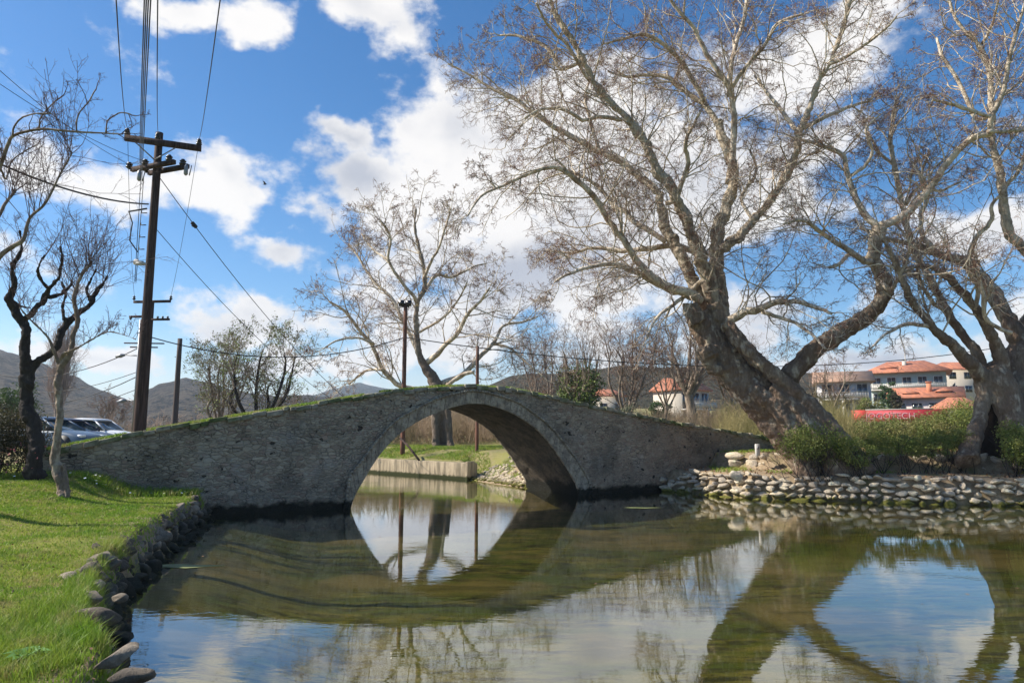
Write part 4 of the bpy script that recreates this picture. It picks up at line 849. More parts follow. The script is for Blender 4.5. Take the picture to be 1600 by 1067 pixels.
M_br3 = mat('yellow_undergrowth_twig', (0.34, 0.28, 0.13), 0.95, spec=0.1, vary=0.3, vscale=0.3, col2=(0.18, 0.17, 0.07), c2scale=0.2)
rgk = np.random.default_rng(99)
thicket('undergrowth', (90, 600, 56, 80), 1500, 2.6, rgk, M_br2, None)
thicket('undergrowth', (540, 900, 49, 60), 1700, 3.0, rgk, M_br, None)
thicket('undergrowth', (780, 1230, 45, 70), 2200, 2.5, rgk, M_br, None)
thicket('undergrowth', (1125, 1330, 36, 55), 1300, 2.7, rgk, M_br3, None)
thicket('undergrowth', (1230, 1900, 58, 72), 1500, 0.9, rgk, M_br, None)
thicket('undergrowth', (-500, 100, 50, 80), 800, 3.0, rgk, M_br, None)
# ------------------------------------------------------------------ houses on the slope
M_glass = mat('window_glass', (0.03, 0.035, 0.04), 0.08, spec=0.8)
M_tile = mat('orange_roof_tile', (0.46, 0.17, 0.09), 0.85, vary=0.45, vscale=3, stretch=(1.5, .4, .4), bump=0.08, bscale=5, col2=(0.33, 0.13, 0.08), c2scale=0.9)
M_tile2 = mat('faded_roof_tile', (0.40, 0.24, 0.16), 0.85, vary=0.25, vscale=2, col2=(0.30, 0.20, 0.15), c2scale=0.5)
M_white = mat('white_plaster', (0.52, 0.49, 0.45), 0.9, vary=0.08)
M_cream = mat('cream_plaster', (0.50, 0.44, 0.36), 0.9, vary=0.1)
M_pink = mat('pinkish_plaster', (0.55, 0.45, 0.42), 0.9, vary=0.1, col2=(0.48, 0.42, 0.42))
M_teal = mat('grey_green_plaster', (0.34, 0.40, 0.38), 0.9, vary=0.1)
M_gpl = mat('grey_plaster', (0.42, 0.41, 0.42), 0.9, vary=0.15)
M_conc = mat('weathered_concrete', (0.64, 0.55, 0.40), 0.9, vary=0.25, vscale=1.5, stretch=(2.5, 2.5, .3), bump=0.008, bscale=20, col2=(0.24, 0.22, 0.15), c2scale=1.5)
M_conc, tq, bq, pq = newmat('weathered_concrete', .9, .25)
c1 = noise(tq, scaled(tq, pq, (2.2, 2.2, .22)), 2.2, 7, .65); c2_ = noise(tq, pq, 9, 7, .7); cc_ = mixc(tq, mrange(tq, c1.outputs['Fac'], .4, .62), (0.46, 0.37, 0.25), (0.20, 0.165, 0.11)); cc_ = mixc(tq, mrange(tq, c2_.outputs['Fac'], .55, .7, 0, .6), cc_, (0.16, 0.14, 0.10))
sq = N(tq, 'ShaderNodeSeparateXYZ'); tq.links.new(pq, sq.inputs[0]); cc_ = mixc(tq, mrange(tq, math_(tq, 'ADD', sq.outputs[2], math_(tq, 'MULTIPLY', c2_.outputs['Fac'], -.3)), -.05, .06, 1, 0), cc_, (0.035, 0.04, 0.012))
tq.links.new(cc_, bq.inputs['Base Color']); bumpn(tq, bq, c2_.outputs['Fac'], .02, .8)
class Frame:
    """local house frame: x along the front, y into the depth, z up"""
    def __init__(s, o, rz): s.o = np.array(o, float); s.c, s.s = math.cos(rz), math.sin(rz); s.rz = rz
    def __call__(s, x, y, z): return (s.o[0] + s.c * x - s.s * y, s.o[1] + s.s * x + s.c * y, s.o[2] + z)
    def box(s, mb, x0, x1, y0, y1, z0, z1, mi=0):
        mb.box(s((x0 + x1) / 2, (y0 + y1) / 2, (z0 + z1) / 2), (x1 - x0, y1 - y0, z1 - z0), s.rz, mi)
def hip_roof(F, x0, x1, y0, y1, z, h, ridge_in, th=0.18, gable=False, axis='x'):
    mb = MB(); ym = (y0 + y1) / 2; xm = (x0 + x1) / 2
    if axis == 'x': a, b_ = F(x0 + (0 if gable else ridge_in), ym, z + h), F(x1 - (0 if gable else ridge_in), ym, z + h)
    c = [F(x0, y0, z), F(x1, y0, z), F(x1, y1, z), F(x0, y1, z)]; d = [F(x0, y0, z - th), F(x1, y0, z - th), F(x1, y1, z - th), F(x0, y1, z - th)]
    if axis == 'x': mb.addbm(c + [a, b_] + d, [(0, 1, 5, 4), (1, 2, 5), (2, 3, 4, 5), (3, 0, 4), (9, 8, 7, 6), (0, 6, 7, 1), (1, 7, 8, 2), (2, 8, 9, 3), (3, 9, 6, 0)])
    else:
        a, b_ = F(xm, y0 + ridge_in, z + h), F(xm, y1 - ridge_in, z + h)
        mb.addbm(c + [a, b_] + d, [(0, 1, 4), (1, 2, 5, 4), (2, 3, 5), (3, 0, 4, 5), (9, 8, 7, 6), (0, 6, 7, 1), (1, 7, 8, 2), (2, 8, 9, 3), (3, 9, 6, 0)])
    return mb
def window(F, parent, x, z, w_, h_, y=0.0, door=False):
    f = MB(); F.box(f, x - w_ / 2 - .08, x + w_ / 2 + .08, y - .06, y + .02, z - .08, z + h_ + .08)
    fo = f.build('window_frame' if not door else 'balcony_door', M_white, parent)
    p = MB()
    for k in (0, 1): F.box(p, x - w_ / 2 + k * (w_ / 2 + .03), x - .03 + k * (w_ / 2 + .03), y - .085, y - .055, z, z + h_)
    p.build('pane', M_glass, fo)
def balcony(F, parent, x0, x1, z, dep=1.3, m=None, y=0.0):
    b_ = MB(); F.box(b_, x0, x1, y - dep, y - .003, z - .16, z); o = b_.build('balcony', m or M_white, parent)
    r = MB(); F.box(r, x0, x1, y - dep - .02, y - dep + .04, z + .93, z + 1.0)
    n = int((x1 - x0) / .35) + 1
    for i in range(n + 1): xx = x0 + .02 + (x1 - x0 - .06) * i / n; F.box(r, xx, xx + .04, y - dep, y - dep + .03, z + .003, z + .93)
    F.box(r, x0 + .01, x1 - .01, y - dep + .032, y - dep + .045, z + .12, z + .85)
    r.build('railing', m or M_white, o)
def house(name, label, px, py, Y, rz, w_, dep, h, wallm, roofm, roof, storeys, ncol, zoff=0, balc=(), over=0.6, chim=None, sink=3.0, skipwin=()):
    p = at(px, py, Y); root = empty(name, (p.x, Y, p.z)); tag(root, label, 'house'); F = Frame(p, rz)
    m_ = MB(); F.box(m_, -w_ / 2, w_ / 2, 0, dep, -sink, h); m_.build('wall', wallm, root)
    rh, ri, gb, axs = roof
    hip_roof(F, -w_ / 2 - over, w_ / 2 + over, -over, dep + over, h + .18, rh, ri, gable=gb, axis=axs).build('roof', roofm, root)
    if gb and axs == 'x':
        pass
    sh = h / storeys
    for s_ in range(storeys):
        for c_ in range(ncol):
            if (s_, c_) in skipwin: continue
            x = -w_ / 2 + w_ * (c_ + .5) / ncol; dr = any(b_[0] == s_ for b_ in balc)
            window(F, root, x, s_ * sh + (0.05 if dr else .95), 1.3, (2.1 if dr else 1.2), 0, dr)
    for (s_, x0, x1) in balc: balcony(F, root, x0, x1, s_ * sh)
    if chim:
        for (cx_, cy_, ch, cm) in chim:
            m_ = MB(); F.box(m_, cx_ - .35, cx_ + .35, cy_ - .3, cy_ + .3, h + .2, h + ch); F.box(m_, cx_ - .45, cx_ + .45, cy_ - .4, cy_ + .4, h + ch, h + ch + .12); m_.build('chimney', cm, root)
    return root, F
def dormer(F, parent, x, y, z, w_=2.2, h=1.0, dep=2.4):
    m_ = MB(); F.box(m_, x - w_ / 2, x + w_ / 2, y, y + dep, z, z + h); o = m_.build('dormer', M_white, parent)
    r = hip_roof(F, x - w_ / 2 - .3, x + w_ / 2 + .3, y - .35, y + dep, z + h + .1, .55, .9, axis='y', th=.1); r.build('dormer_roof', M_tile, o)
    p = MB(); F.box(p, x - w_ / 2 + .2, x + w_ / 2 - .2, y - .03, y - .005, z + .2, z + h - .1); p.build('pane', M_glass, o)
r1, F1 = house('villa', 'large grey-green house with a wide orange hip roof and white balconies', 1420, 634, 122, R(-30), 12.0, 9, 5.9, M_teal, M_tile, (2.3, 4.0, False, 'x'), 2, 5,
               balc=[(1, -6.0, 6.0)], over=1.0, chim=[(-.2, 2.5, 2.5, M_white)], sink=4)
dormer(F1, r1, -2.8, 0.9, 6.3, 2.2, .6)
G1 = Frame(F1(6, 0, 0), R(60))
for z_ in (.05, 3.0):
    for x_ in (1.6, 4.5, 7.3): window(G1, r1, x_, z_ + (.0 if z_ > 1 else .9), 1.3, 2.0 if z_ > 1 else 1.2)
balcony(G1, r1, 0, 9, 2.95)
r2, F2 = house('villa', 'low pinkish house with an orange roof, dormers and an orange chimney below the grey-green house', 1448, 652, 104, R(-32), 9.0, 8, 2.9, M_pink, M_tile, (1.7, 1.5, True, 'x'), 1, 4,
               balc=[], over=0.7, chim=[(0.6, 2.0, 2.5, mat('orange_render', (0.55, .22, .12), .9))], sink=4)
dormer(F2, r2, -1.9, .9, 3.2, 1.7, .5); dormer(F2, r2, 2.5, 1.1, 3.4, 1.7, .5)
gm = MB(); gm.addbm([F2(4.5, 0, 2.9), F2(4.5, 8, 2.9), F2(4.5, 4, 4.5), F2(4.35, 0, 2.9), F2(4.35, 8, 2.9), F2(4.35, 4, 4.5)], [(0, 1, 2), (3, 5, 4), (0, 2, 5, 3), (2, 1, 4, 5)]); gm.build('gable', M_pink, r2)
r3, F3 = house('villa', 'grey house with a faded brown roof and a white pillared porch behind the leaning trunk', 1322, 650, 100, R(-22), 7.0, 7, 4.9, M_gpl, M_tile2, (1.7, 3, True, 'x'), 2, 3, balc=[(1, -3.5, 3.0)], over=.6, chim=[(1, 3, 1.5, M_gpl)], sink=4)
for x in (-3.2, -.3, 2.8): m_ = MB(); F3.box(m_, x - .18, x + .18, -1.25, -.9, -2, 2.28); m_.build('porch_column', M_white, r3)
r4, F4 = house('villa', 'pale two-storey house with an orange roof behind a bare tree, right of the bridge crest', 1088, 668, 92, R(34), 5.6, 5, 4.9, M_cream, M_tile, (1.6, 2, True, 'x'), 2, 3, balc=[(1, -2.8, 2.8)], over=.4, sink=4, chim=[(1.2, 2.5, 1.7, M_white)])
gm = MB(); gm.addbm([F4(-2.8, 0, 4.9), F4(-2.8, 5, 4.9), F4(-2.8, 2.5, 6.5), F4(-2.65, 0, 4.9), F4(-2.65, 5, 4.9), F4(-2.65, 2.5, 6.5)], [(0, 2, 1), (3, 4, 5), (0, 3, 5, 2), (2, 5, 4, 1)]); gm.build('gable', M_cream, r4)
house('villa', 'small orange-roofed house far behind, seen between the villa and the split trunk', 1515, 620, 135, R(0), 9, 8, 5.3, M_cream, M_tile, (1.8, 3, False, 'x'), 2, 3, over=.8)
house('cottage', 'distant low house with a red roof showing above the brush right of the ivy-clad tree', 955, 650, 120, R(10), 5.5, 6, 3.4, M_cream, M_tile, (1.3, 2, False, 'x'), 1, 2, over=.4)
# low terracotta roof shelter right of the pinkish house
p = at(1512, 652, 88); F = Frame(p, R(-8)); rt_ = empty('garden_shelter', (p.x, 88, p.z)); tag(rt_, 'low garden shelter with a rounded terracotta roof right of the pinkish house', 'shelter')
hip_roof(F, -2.6, 2.6, 0, 5, 1.2, 1.5, 1.6).build('roof', M_tile, rt_); m_ = MB(); F.box(m_, -2.3, 2.3, .4, 4.6, -3, 1.0); m_.build('wall', M_cream, rt_)
# red hoarding
Yb = 66; pa, pb = at(1331, 661, Yb + 2), at(1482, 655, Yb - 3)
rzb = math.atan2(pb.y - pa.y, pb.x - pa.x); LEN = math.hypot(pb.x - pa.x, pb.y - pa.y)
F = Frame((pa.x, pa.y, pa.z), rzb); sg = empty('billboard', tuple(F(LEN / 2, 0, -.6))); tag(sg, 'long red hoarding with pale lettering above the hedge, below the houses', 'billboard')
M_red = mat('dark_red_paint', (0.36, 0.022, 0.035), .6, vary=.15); M_red2 = mat('bright_red_paint', (0.75, 0.07, 0.06), .6, vary=.1)
hb = 1.25
m_ = MB(); F.box(m_, 1.35, LEN, 0, .08, 0, hb); m_.build('panel', M_red, sg)
m_ = MB(); F.box(m_, 0, 1.345, -.01, .09, 0, hb); m_.build('panel', M_red2, sg)
m_ = MB(); F.box(m_, 1.3, LEN * .86, -.03, .12, hb + .002, hb + .07); m_.build('top_rail', M_white, sg)
for i in range(5): m_ = MB(); F.box(m_, .1 + i * (LEN - .3) / 4, .2 + i * (LEN - .3) / 4, .092, .19, -3, hb - .05); m_.build('post', M_dark, sg)
def text(body, size, loc, rz, m, parent, name='lettering'):
    cu = bpy.data.curves.new(name, 'FONT'); cu.body = body; cu.size = size; cu.extrude = .01; cu.align_x = 'CENTER'; cu.materials.append(m)
    o_ = bpy.data.objects.new(name, cu); C.objects.link(o_); bpy.context.view_layer.update()
    me = bpy.data.meshes.new_from_object(o_.evaluated_get(bpy.context.evaluated_depsgraph_get())); bpy.data.objects.remove(o_)
    o = bpy.data.objects.new(name, me); C.objects.link(o); o.parent = parent
    M = Matrix.Translation(Vector(loc)) @ Matrix.Rotation(rz, 4, 'Z') @ Matrix.Rotation(R(90), 4, 'X')
    o.matrix_basis = parent_matrix(parent).inverted() @ M; return o
tx_ = text('JOGOTECH', .82, F(LEN * .42, -.02, .38), rzb, mat('faded_pink_letter', (0.55, 0.28, 0.32), .7), sg)

# ------------------------------------------------------------------ far bank
cw = empty('retaining_wall', (-2.2, 34, 0)); tag(cw, 'low pale concrete retaining wall along the far water edge, seen through the arch', 'wall')
mb = MB(); a, b_ = np.array([-2.0, 33.8]), np.array([-26.2, 58.2]); d_ = (b_ - a) / np.linalg.norm(b_ - a); nrm = np.array([-d_[1], d_[0]]); Lw = np.linalg.norm(b_ - a)
rzw = math.atan2(d_[1], d_[0])
if nrm[1] > 0: nrm = -nrm
x = 0
mb.box((*(a + d_ * Lw / 2 - nrm * .15), .30), (Lw, .55, 1.0), rzw); mb.box((*(a + d_ * .06), .30), (.16, .5, 1.16), rzw)
o = mb.build('wall', M_conc, cw); bv = o.modifiers.new('bevel', 'BEVEL'); bv.width = .02; bv.segments = 2

M_rust = mat('rusty_steel', (0.20, 0.085, 0.05), .8, metal=.2, vary=.3, vscale=3, stretch=(3, 3, .5), col2=(0.11, 0.06, 0.045), c2scale=2)
M_wood = mat('creosoted_wood', (0.042, 0.026, 0.021), .9, spec=.25, vary=.4, vscale=6, stretch=(4, 4, .3), bump=.01, bscale=30, col2=(0.07, 0.045, 0.038), c2scale=3)
M_wood2 = mat('grey_pole_wood', (0.10, 0.075, 0.065), .9, vary=.3, vscale=6, stretch=(4, 4, .3), bump=.01, bscale=30)
M_ins = mat('dark_insulator', (0.02, 0.016, 0.015), .25, spec=.6)
M_galv = mat('galvanised_metal', (0.28, 0.28, 0.29), .5, metal=.6)
M_wire = mat('cable_black', (0.02, 0.02, 0.022), .7)
def pole_at(x, y, ytop, Y, w0, w1, m, name, label, cat='pole'):
    p = at(x, y, Y); z1 = at(x, ytop, Y).z; z0 = min(p.z, gz(p.x, Y)) - .4
    root = empty(name, (p.x, Y, z0 + .4)); tag(root, label, cat); mb_ = MB(); k = 8
    P = [(p.x, Y, z0 + (z1 - z0) * i / k) for i in range(k + 1)]; mb_.tube(P, np.linspace(w0, w1, k + 1) * .5 * Y / FPX, 14); mb_.build('shaft', m, root, smooth=True)
    return root, p.x, z1
pr, pxx, pz1 = pole_at(629, 700, 474, 40, 7.5, 6, M_rust, 'floodlight_pole', 'rusty steel pole with two floodlights rising behind the bridge crest')
for dx, tl in ((-.22, .7), (.22, .7)):
    m_ = MB(); m_.box((pxx + dx, 39.85, pz1 - .02), (.30, .20, .34), .3 * dx, 0, 0, .0); o = m_.build('floodlight', M_ins, pr)
    m_ = MB(); m_.box((pxx + dx * .6, 39.93, pz1 - .22), (.22, .05, .05)); m_.build('bracket', M_ins, pr)
m_ = MB(); m_.tube([(pxx, 40, pz1), (pxx + .05, 40, pz1 + .25)], .02, 5); m_.build('spike', M_ins, pr)
pole_at(745, 711, 541, 37, 5.5, 5, M_rust, 'steel_pole', 'thin rusty steel pole without lamps, right of the floodlight pole')
# leaning plank by the far wall
a3, b3 = np.array(at(625, 684, 38.3)), np.array(at(655, 716, 36.6)); m_ = MB(); m_.tube([a3, (a3 + b3) / 2 + np.array([0, 0, .02]), b3 - np.array([0, 0, .1])], [.05, .06, .06], 6)
tag(m_.build('plank', M_wood, origin=tuple(b3)), 'dark plank propped on the grass behind the concrete wall', 'plank')

# ------------------------------------------------------------------ power poles
def insul(mb_, c, h=.22, r=.085, n=3):
    pr_ = [(.012, -.08)]
    for i in range(n): z = i * h / n; pr_ += [(r * (1 - .12 * i), z), (r * (1 - .12 * i), z + h / n * .35), (r * .5, z + h / n * .5), (r * .5, z + h / n * .95)]
    mb_.lathe(c, pr_, 10)
Yp = 22.5
pw, wx, wz = pole_at(214, 700, 208, Yp, 16, 11.5, M_wood, 'power_pole', 'tall dark timber power pole with two crossarms behind the left ramp of the bridge')
def arm(x0, y0, x1, y1, zh, th, name='crossarm', m=M_wood, dz=0):
    p0, p1 = np.array(onz(x0, y0, zh)), np.array(onz(x1, y1, zh)); d = p1 - p0; mb_ = MB(); mb_.box(tuple((p0 + p1) / 2), (np.linalg.norm(d[:2]), th, th * 1.15), math.atan2(d[1], d[0])); return mb_, p0, p1
zu = wz - .42
mbx, u0, u1 = arm(189, 201, 313, 219, zu, .17)
# put the arm against the pole (keep its direction and length)
mid = (u0 + u1) / 2; sh = np.array([wx, Yp - .2, zu]); t_ = np.dot(sh[:2] - u0[:2], (u1 - u0)[:2]) / np.dot((u1 - u0)[:2], (u1 - u0)[:2])
off = sh - (u0 + (u1 - u0) * t_); off[2] = 0; u0, u1 = u0 + off, u1 + off
mb_ = MB(); mb_.box(tuple((u0 + u1) / 2), (np.linalg.norm((u1 - u0)[:2]), .15, .19), math.atan2((u1 - u0)[1], (u1 - u0)[0])); ua = mb_.build('crossarm', M_wood, pw)
tops = []
for f in (.03, .42, .965):
    m_ = MB(); c_ = u0 + (u1 - u0) * f + np.array([0, 0, .14]); insul(m_, c_, .20, .10); m_.build('insulator', M_ins, ua, smooth=True); tops.append(c_ + np.array([0, 0, .2]))
ud = norm(u1 - u0)
for sg_ in (-1, 1):
    m_ = MB(); q0 = np.array([wx, Yp - .2, wz - 1.05]) ; q1 = np.array([wx, Yp - .2, zu - .1]) + ud * sg_ * .62; m_.tube([q0, q1], .022, 6); m_.build('brace', M_galv, pw)
zl = wz - 1.28
ld = norm(np.array([ud[0], -0.35, 0])); lower = []
for k_, (a_, b__, oy) in enumerate(((-1.0, .95, -.24), (-.55, 1.25, .24))):
    c0 = np.array([wx, Yp + oy, zl]); mb_ = MB(); p0, p1 = c0 + ld * a_, c0 + ld * b__; mb_.box(tuple((p0 + p1) / 2), (np.linalg.norm(p1 - p0), .12, .15), math.atan2(ld[1], ld[0])); la = mb_.build('crossarm', M_wood, pw)
    for q in ((p0 - ld * .12), (p0 + ld * (.62 if k_ == 0 else .5)), (p1 - ld * .25)):
        m_ = MB(); insul(m_, q + np.array([0, 0, .1]), .18, .12, 2); m_.build('insulator', M_ins, la, smooth=True); lower.append(q + np.array([0, 0, .2]))
for (dx, dz) in ((-.42, -1.65), (1.15, -1.45)):
    m_ = MB(); c_ = np.array([wx + dx, Yp - .3, wz + dz]); m_.lathe(c_, [(.02, -.2), (.07, -.15), (.07, .12), (.02, .2)], 8); m_.tube([c_ + np.array([.12, 0, -.2]), c_ + np.array([.18, 0, .15])], .02, 5); m_.build('fuse_holder', M_galv, pw, smooth=True)
m_ = MB(); y_ = Yp - .27
for z_ in np.arange(wz - 4.6, wz - 2.6, .42): m_.box((wx - .24, y_ + .1, z_), (.20, .03, .025)); m_.box((wx - .33, y_ + .1, z_ + .04), (.03, .03, .08))
m_.tube([(wx - .34, y_ + .1, wz - 5.3), (wx - .34, y_ + .1, wz - 1.7)], .012, 5); m_.tube([(wx - .38, y_ + .1, wz - 5.3), (wx - .44, y_ + .1, wz - 1.4)], .012, 5)
m_.tube([(wx - .7, y_, wz - 2.9), (wx - .55, y_, wz - 3.3), (wx - .6, y_, wz - 3.9), (wx - .3, y_, wz - 4.3)], .022, 5); m_.tube([(wx - .7, y_, wz - 2.9), (wx - .1, y_, wz - 2.8)], .03, 5)
m_.build('cable_rack', M_wire, pw)
m_ = MB(); c_ = np.array(at(222, 412, Yp - .3)); m_.tube([c_, c_ + np.array([-.25, 0, .06])], [.05, .10], 8); m_.box(tuple(c_ + np.array([-.05, 0, 0])), (.3, .16, .08)); m_.build('street_lamp_head', M_white, pw)
m_ = MB(); q_ = at(209, 640, Yp); m_.tube([(wx - .155, Yp - .06, q_.z - 1.2), (wx - .15, Yp - .06, at(209, 500, Yp).z)], .035, 6); m_.build('conduit', M_galv, pw)
# second pole with a T arm, street lamps; third bare pole
p2, x2, z2 = pole_at(223, 672, 470, 34, 10, 7.5, M_wood, 'power_pole', 'second timber power pole with a single crossarm, seen just behind the tall one')
m_ = MB(); m_.box((x2 + .12, 33.8, z2 - .08), (1.95, .11, .12), R(-6)); sa = m_.build('crossarm', M_wood, p2)
for dx in (-.8, .02, 1.05): m_ = MB(); insul(m_, (x2 + dx, 33.8, z2 + .06), .16, .08, 2); m_.build('insulator', M_ins, sa, smooth=True)
m_ = MB(); m_.box((x2 + .45, 33.75, z2 - 1.0), (1.3, .1, .1), R(-4)); m_.box((x2 - .5, 33.75, z2 - .85), (.9, .1, .1), R(-4)); sa = m_.build('crossarm', M_wood, p2)
for dx in (.5, .75, 1.0, -.85): m_ = MB(); insul(m_, (x2 + dx, 33.72, z2 - .95), .12, .07, 2); m_.build('insulator', M_ins, sa, smooth=True)
for z_ in (-2.2, -2.4):
    m_ = MB(); m_.box((x2 - .1, 33.75, z2 + z_), (1.9 if z_ > -2.3 else 1.3, .07, .06), .1); m_.build('crossarm', M_wood, p2)
for (yy, ln) in ((557, 1.05), (627, .8)):
    zc = at(220, yy, 34).z; m_ = MB(); m_.tube([(x2 - .1, 33.8, zc), (x2 - ln, 33.8, zc + .06)], .03, 6); o = m_.build('lamp_arm', M_galv, p2)
    m_ = MB(); m_.tube([(x2 - ln, 33.8, zc + .05), (x2 - ln - .2, 33.8, zc + .02), (x2 - ln - .45, 33.8, zc - .03)], [.05, .11, .05], 8); m_.build('lamp_head', M_galv, o, smooth=True)
pole_at(272, 672, 529, 36, 10, 7, M_wood2, 'timber_pole', 'plain bare timber pole without crossarms, right of the power poles')

def wire(a, b, sag, r, label, n=18, grp=None, extra=None):
    a, b = np.array(a, float), np.array(b, float); t_ = np.linspace(0, 1, n)[:, None]; P = a + (b - a) * t_; P[:, 2] -= sag * 4 * (t_ * (1 - t_))[:, 0]
    m_ = MB(); m_.tube(P, r, 5)
    if extra: q = P[int(extra * (n - 1))]; m_.lathe(q, [(.01, -.16), (.07, -.12), (.07, .12), (.01, .16)], 8, 0, norm(P[-1] - P[0])); m_.lathe(q, [(.02, -.09), (.10, -.05), (.02, 0)], 8)
    return tag(m_.build('overhead_cable', M_wire, origin=tuple(a)), label, 'cable', grp)
OV = 'wires running overhead from the tall power pole'
wire(tops[0], at(178, -60, 6.0), .3, .008, 'thin overhead wire from the left end of the top crossarm', grp=OV)
wire(tops[1], at(247, -60, 6.0), .3, .008, 'thin overhead wire from the middle insulator of the top crossarm', grp=OV)
wire(tops[2], at(352, -60, 6.0), .3, .008, 'thin overhead wire from the right end of the top crossarm', grp=OV)
for i, (xb, xt) in enumerate(((-.46, 227.5), (-.42, 231), (-.38, 234.5), (-.34, 238.5))):
    wire((wx + xb, Yp - .25, wz - 1.2 - i * .25), at(xt, -60, 6.5), .25, .009, 'one of four closely bundled wires dropping straight down to the tall power pole', grp='bundled wires')
for k, (i0, xb) in enumerate(((0, -.8), (1, .02), (2, 1.05))): wire(tops[i0], (x2 + xb, 33.8, z2 + .22), .5, .008, ['wire from the left end of the top crossarm back to the second pole', 'wire from the middle of the top crossarm back to the second pole', 'wire from the right end of the top crossarm back to the second pole'][k])
wire(at(-30, 243, 15), (wx - .1, Yp - .2, at(228, 322, Yp).z), .25, .026, 'thick black cable crossing from the upper left edge to the tall pole')
wire(at(-20, 93, 14), lower[0], .2, .008, 'upper thin wire from the left edge to the lower crossarm')
wire(at(-20, 118, 14.5), lower[1], .2, .008, 'lower thin wire from the left edge to the lower crossarm')
wire((wx + .1, Yp, at(250, 277, Yp).z), at(560, 640, 38), .6, .014, 'guy wire with an insulator running down right from the tall pole', extra=.17)
wire((wx + .1, Yp, at(243, 357, Yp).z), at(545, 640, 38), .6, .012, 'guy wire running down right from halfway up the tall pole')
wire((x2 + .1, 33.9, at(240, 527, 34).z), (pxx, 40, at(630, 527, 40).z), 1.1, .028, 'black cable slung from the second pole to the floodlight pole')
wire((pxx, 40, at(630, 527, 40).z), at(1560, 543, 52), 1.6, .030, 'black cable slung from the floodlight pole to behind the plane trees')
wire(at(-20, 648 - 67, 40), (x2, 34, at(225, 535, 34).z), .9, .024, 'black cable from the second pole down to the left edge, uppermost')
wire(at(-20, 603, 46), (x2, 34, at(222, 575, 34).z), .8, .018, 'black cable from the second pole down to the left edge, second from top')
wire(at(-20, 613, 48), (x2, 34, at(218, 580, 34).z), 1.2, .024, 'black cable from the second pole down to the left edge, third from top')
wire(at(-20, 640, 48), (x2, 34, at(215, 602, 34).z), .8, .018, 'black cable from the second pole down to the left edge, lowest')

# bird
b0 = np.array(at(414, 288, 60)); m_ = MB(); m_.lathe(b0, [(.005, -.2), (.06, -.1), (.07, .03), (.03, .14), (.005, .2)], 8, 0, (.9, .2, .1))
m_.addbm([b0, b0 + [.1, 0, .03], b0 + [.06, -.2, .15], b0 + [-.1, -.38, .22], b0 + [-.06, 0, .0]], [(0, 1, 2), (0, 2, 3, 4)]); m_.addbm([b0, b0 + [.1, 0, .0], b0 + [.05, .2, .12], b0 + [-.15, .38, .2], b0 + [-.06, 0, 0]], [(0, 1, 2), (0, 2, 3, 4)])
tag(m_.build('bird', M_ins, origin=tuple(b0)), 'small dark bird in flight against the blue sky', 'bird')

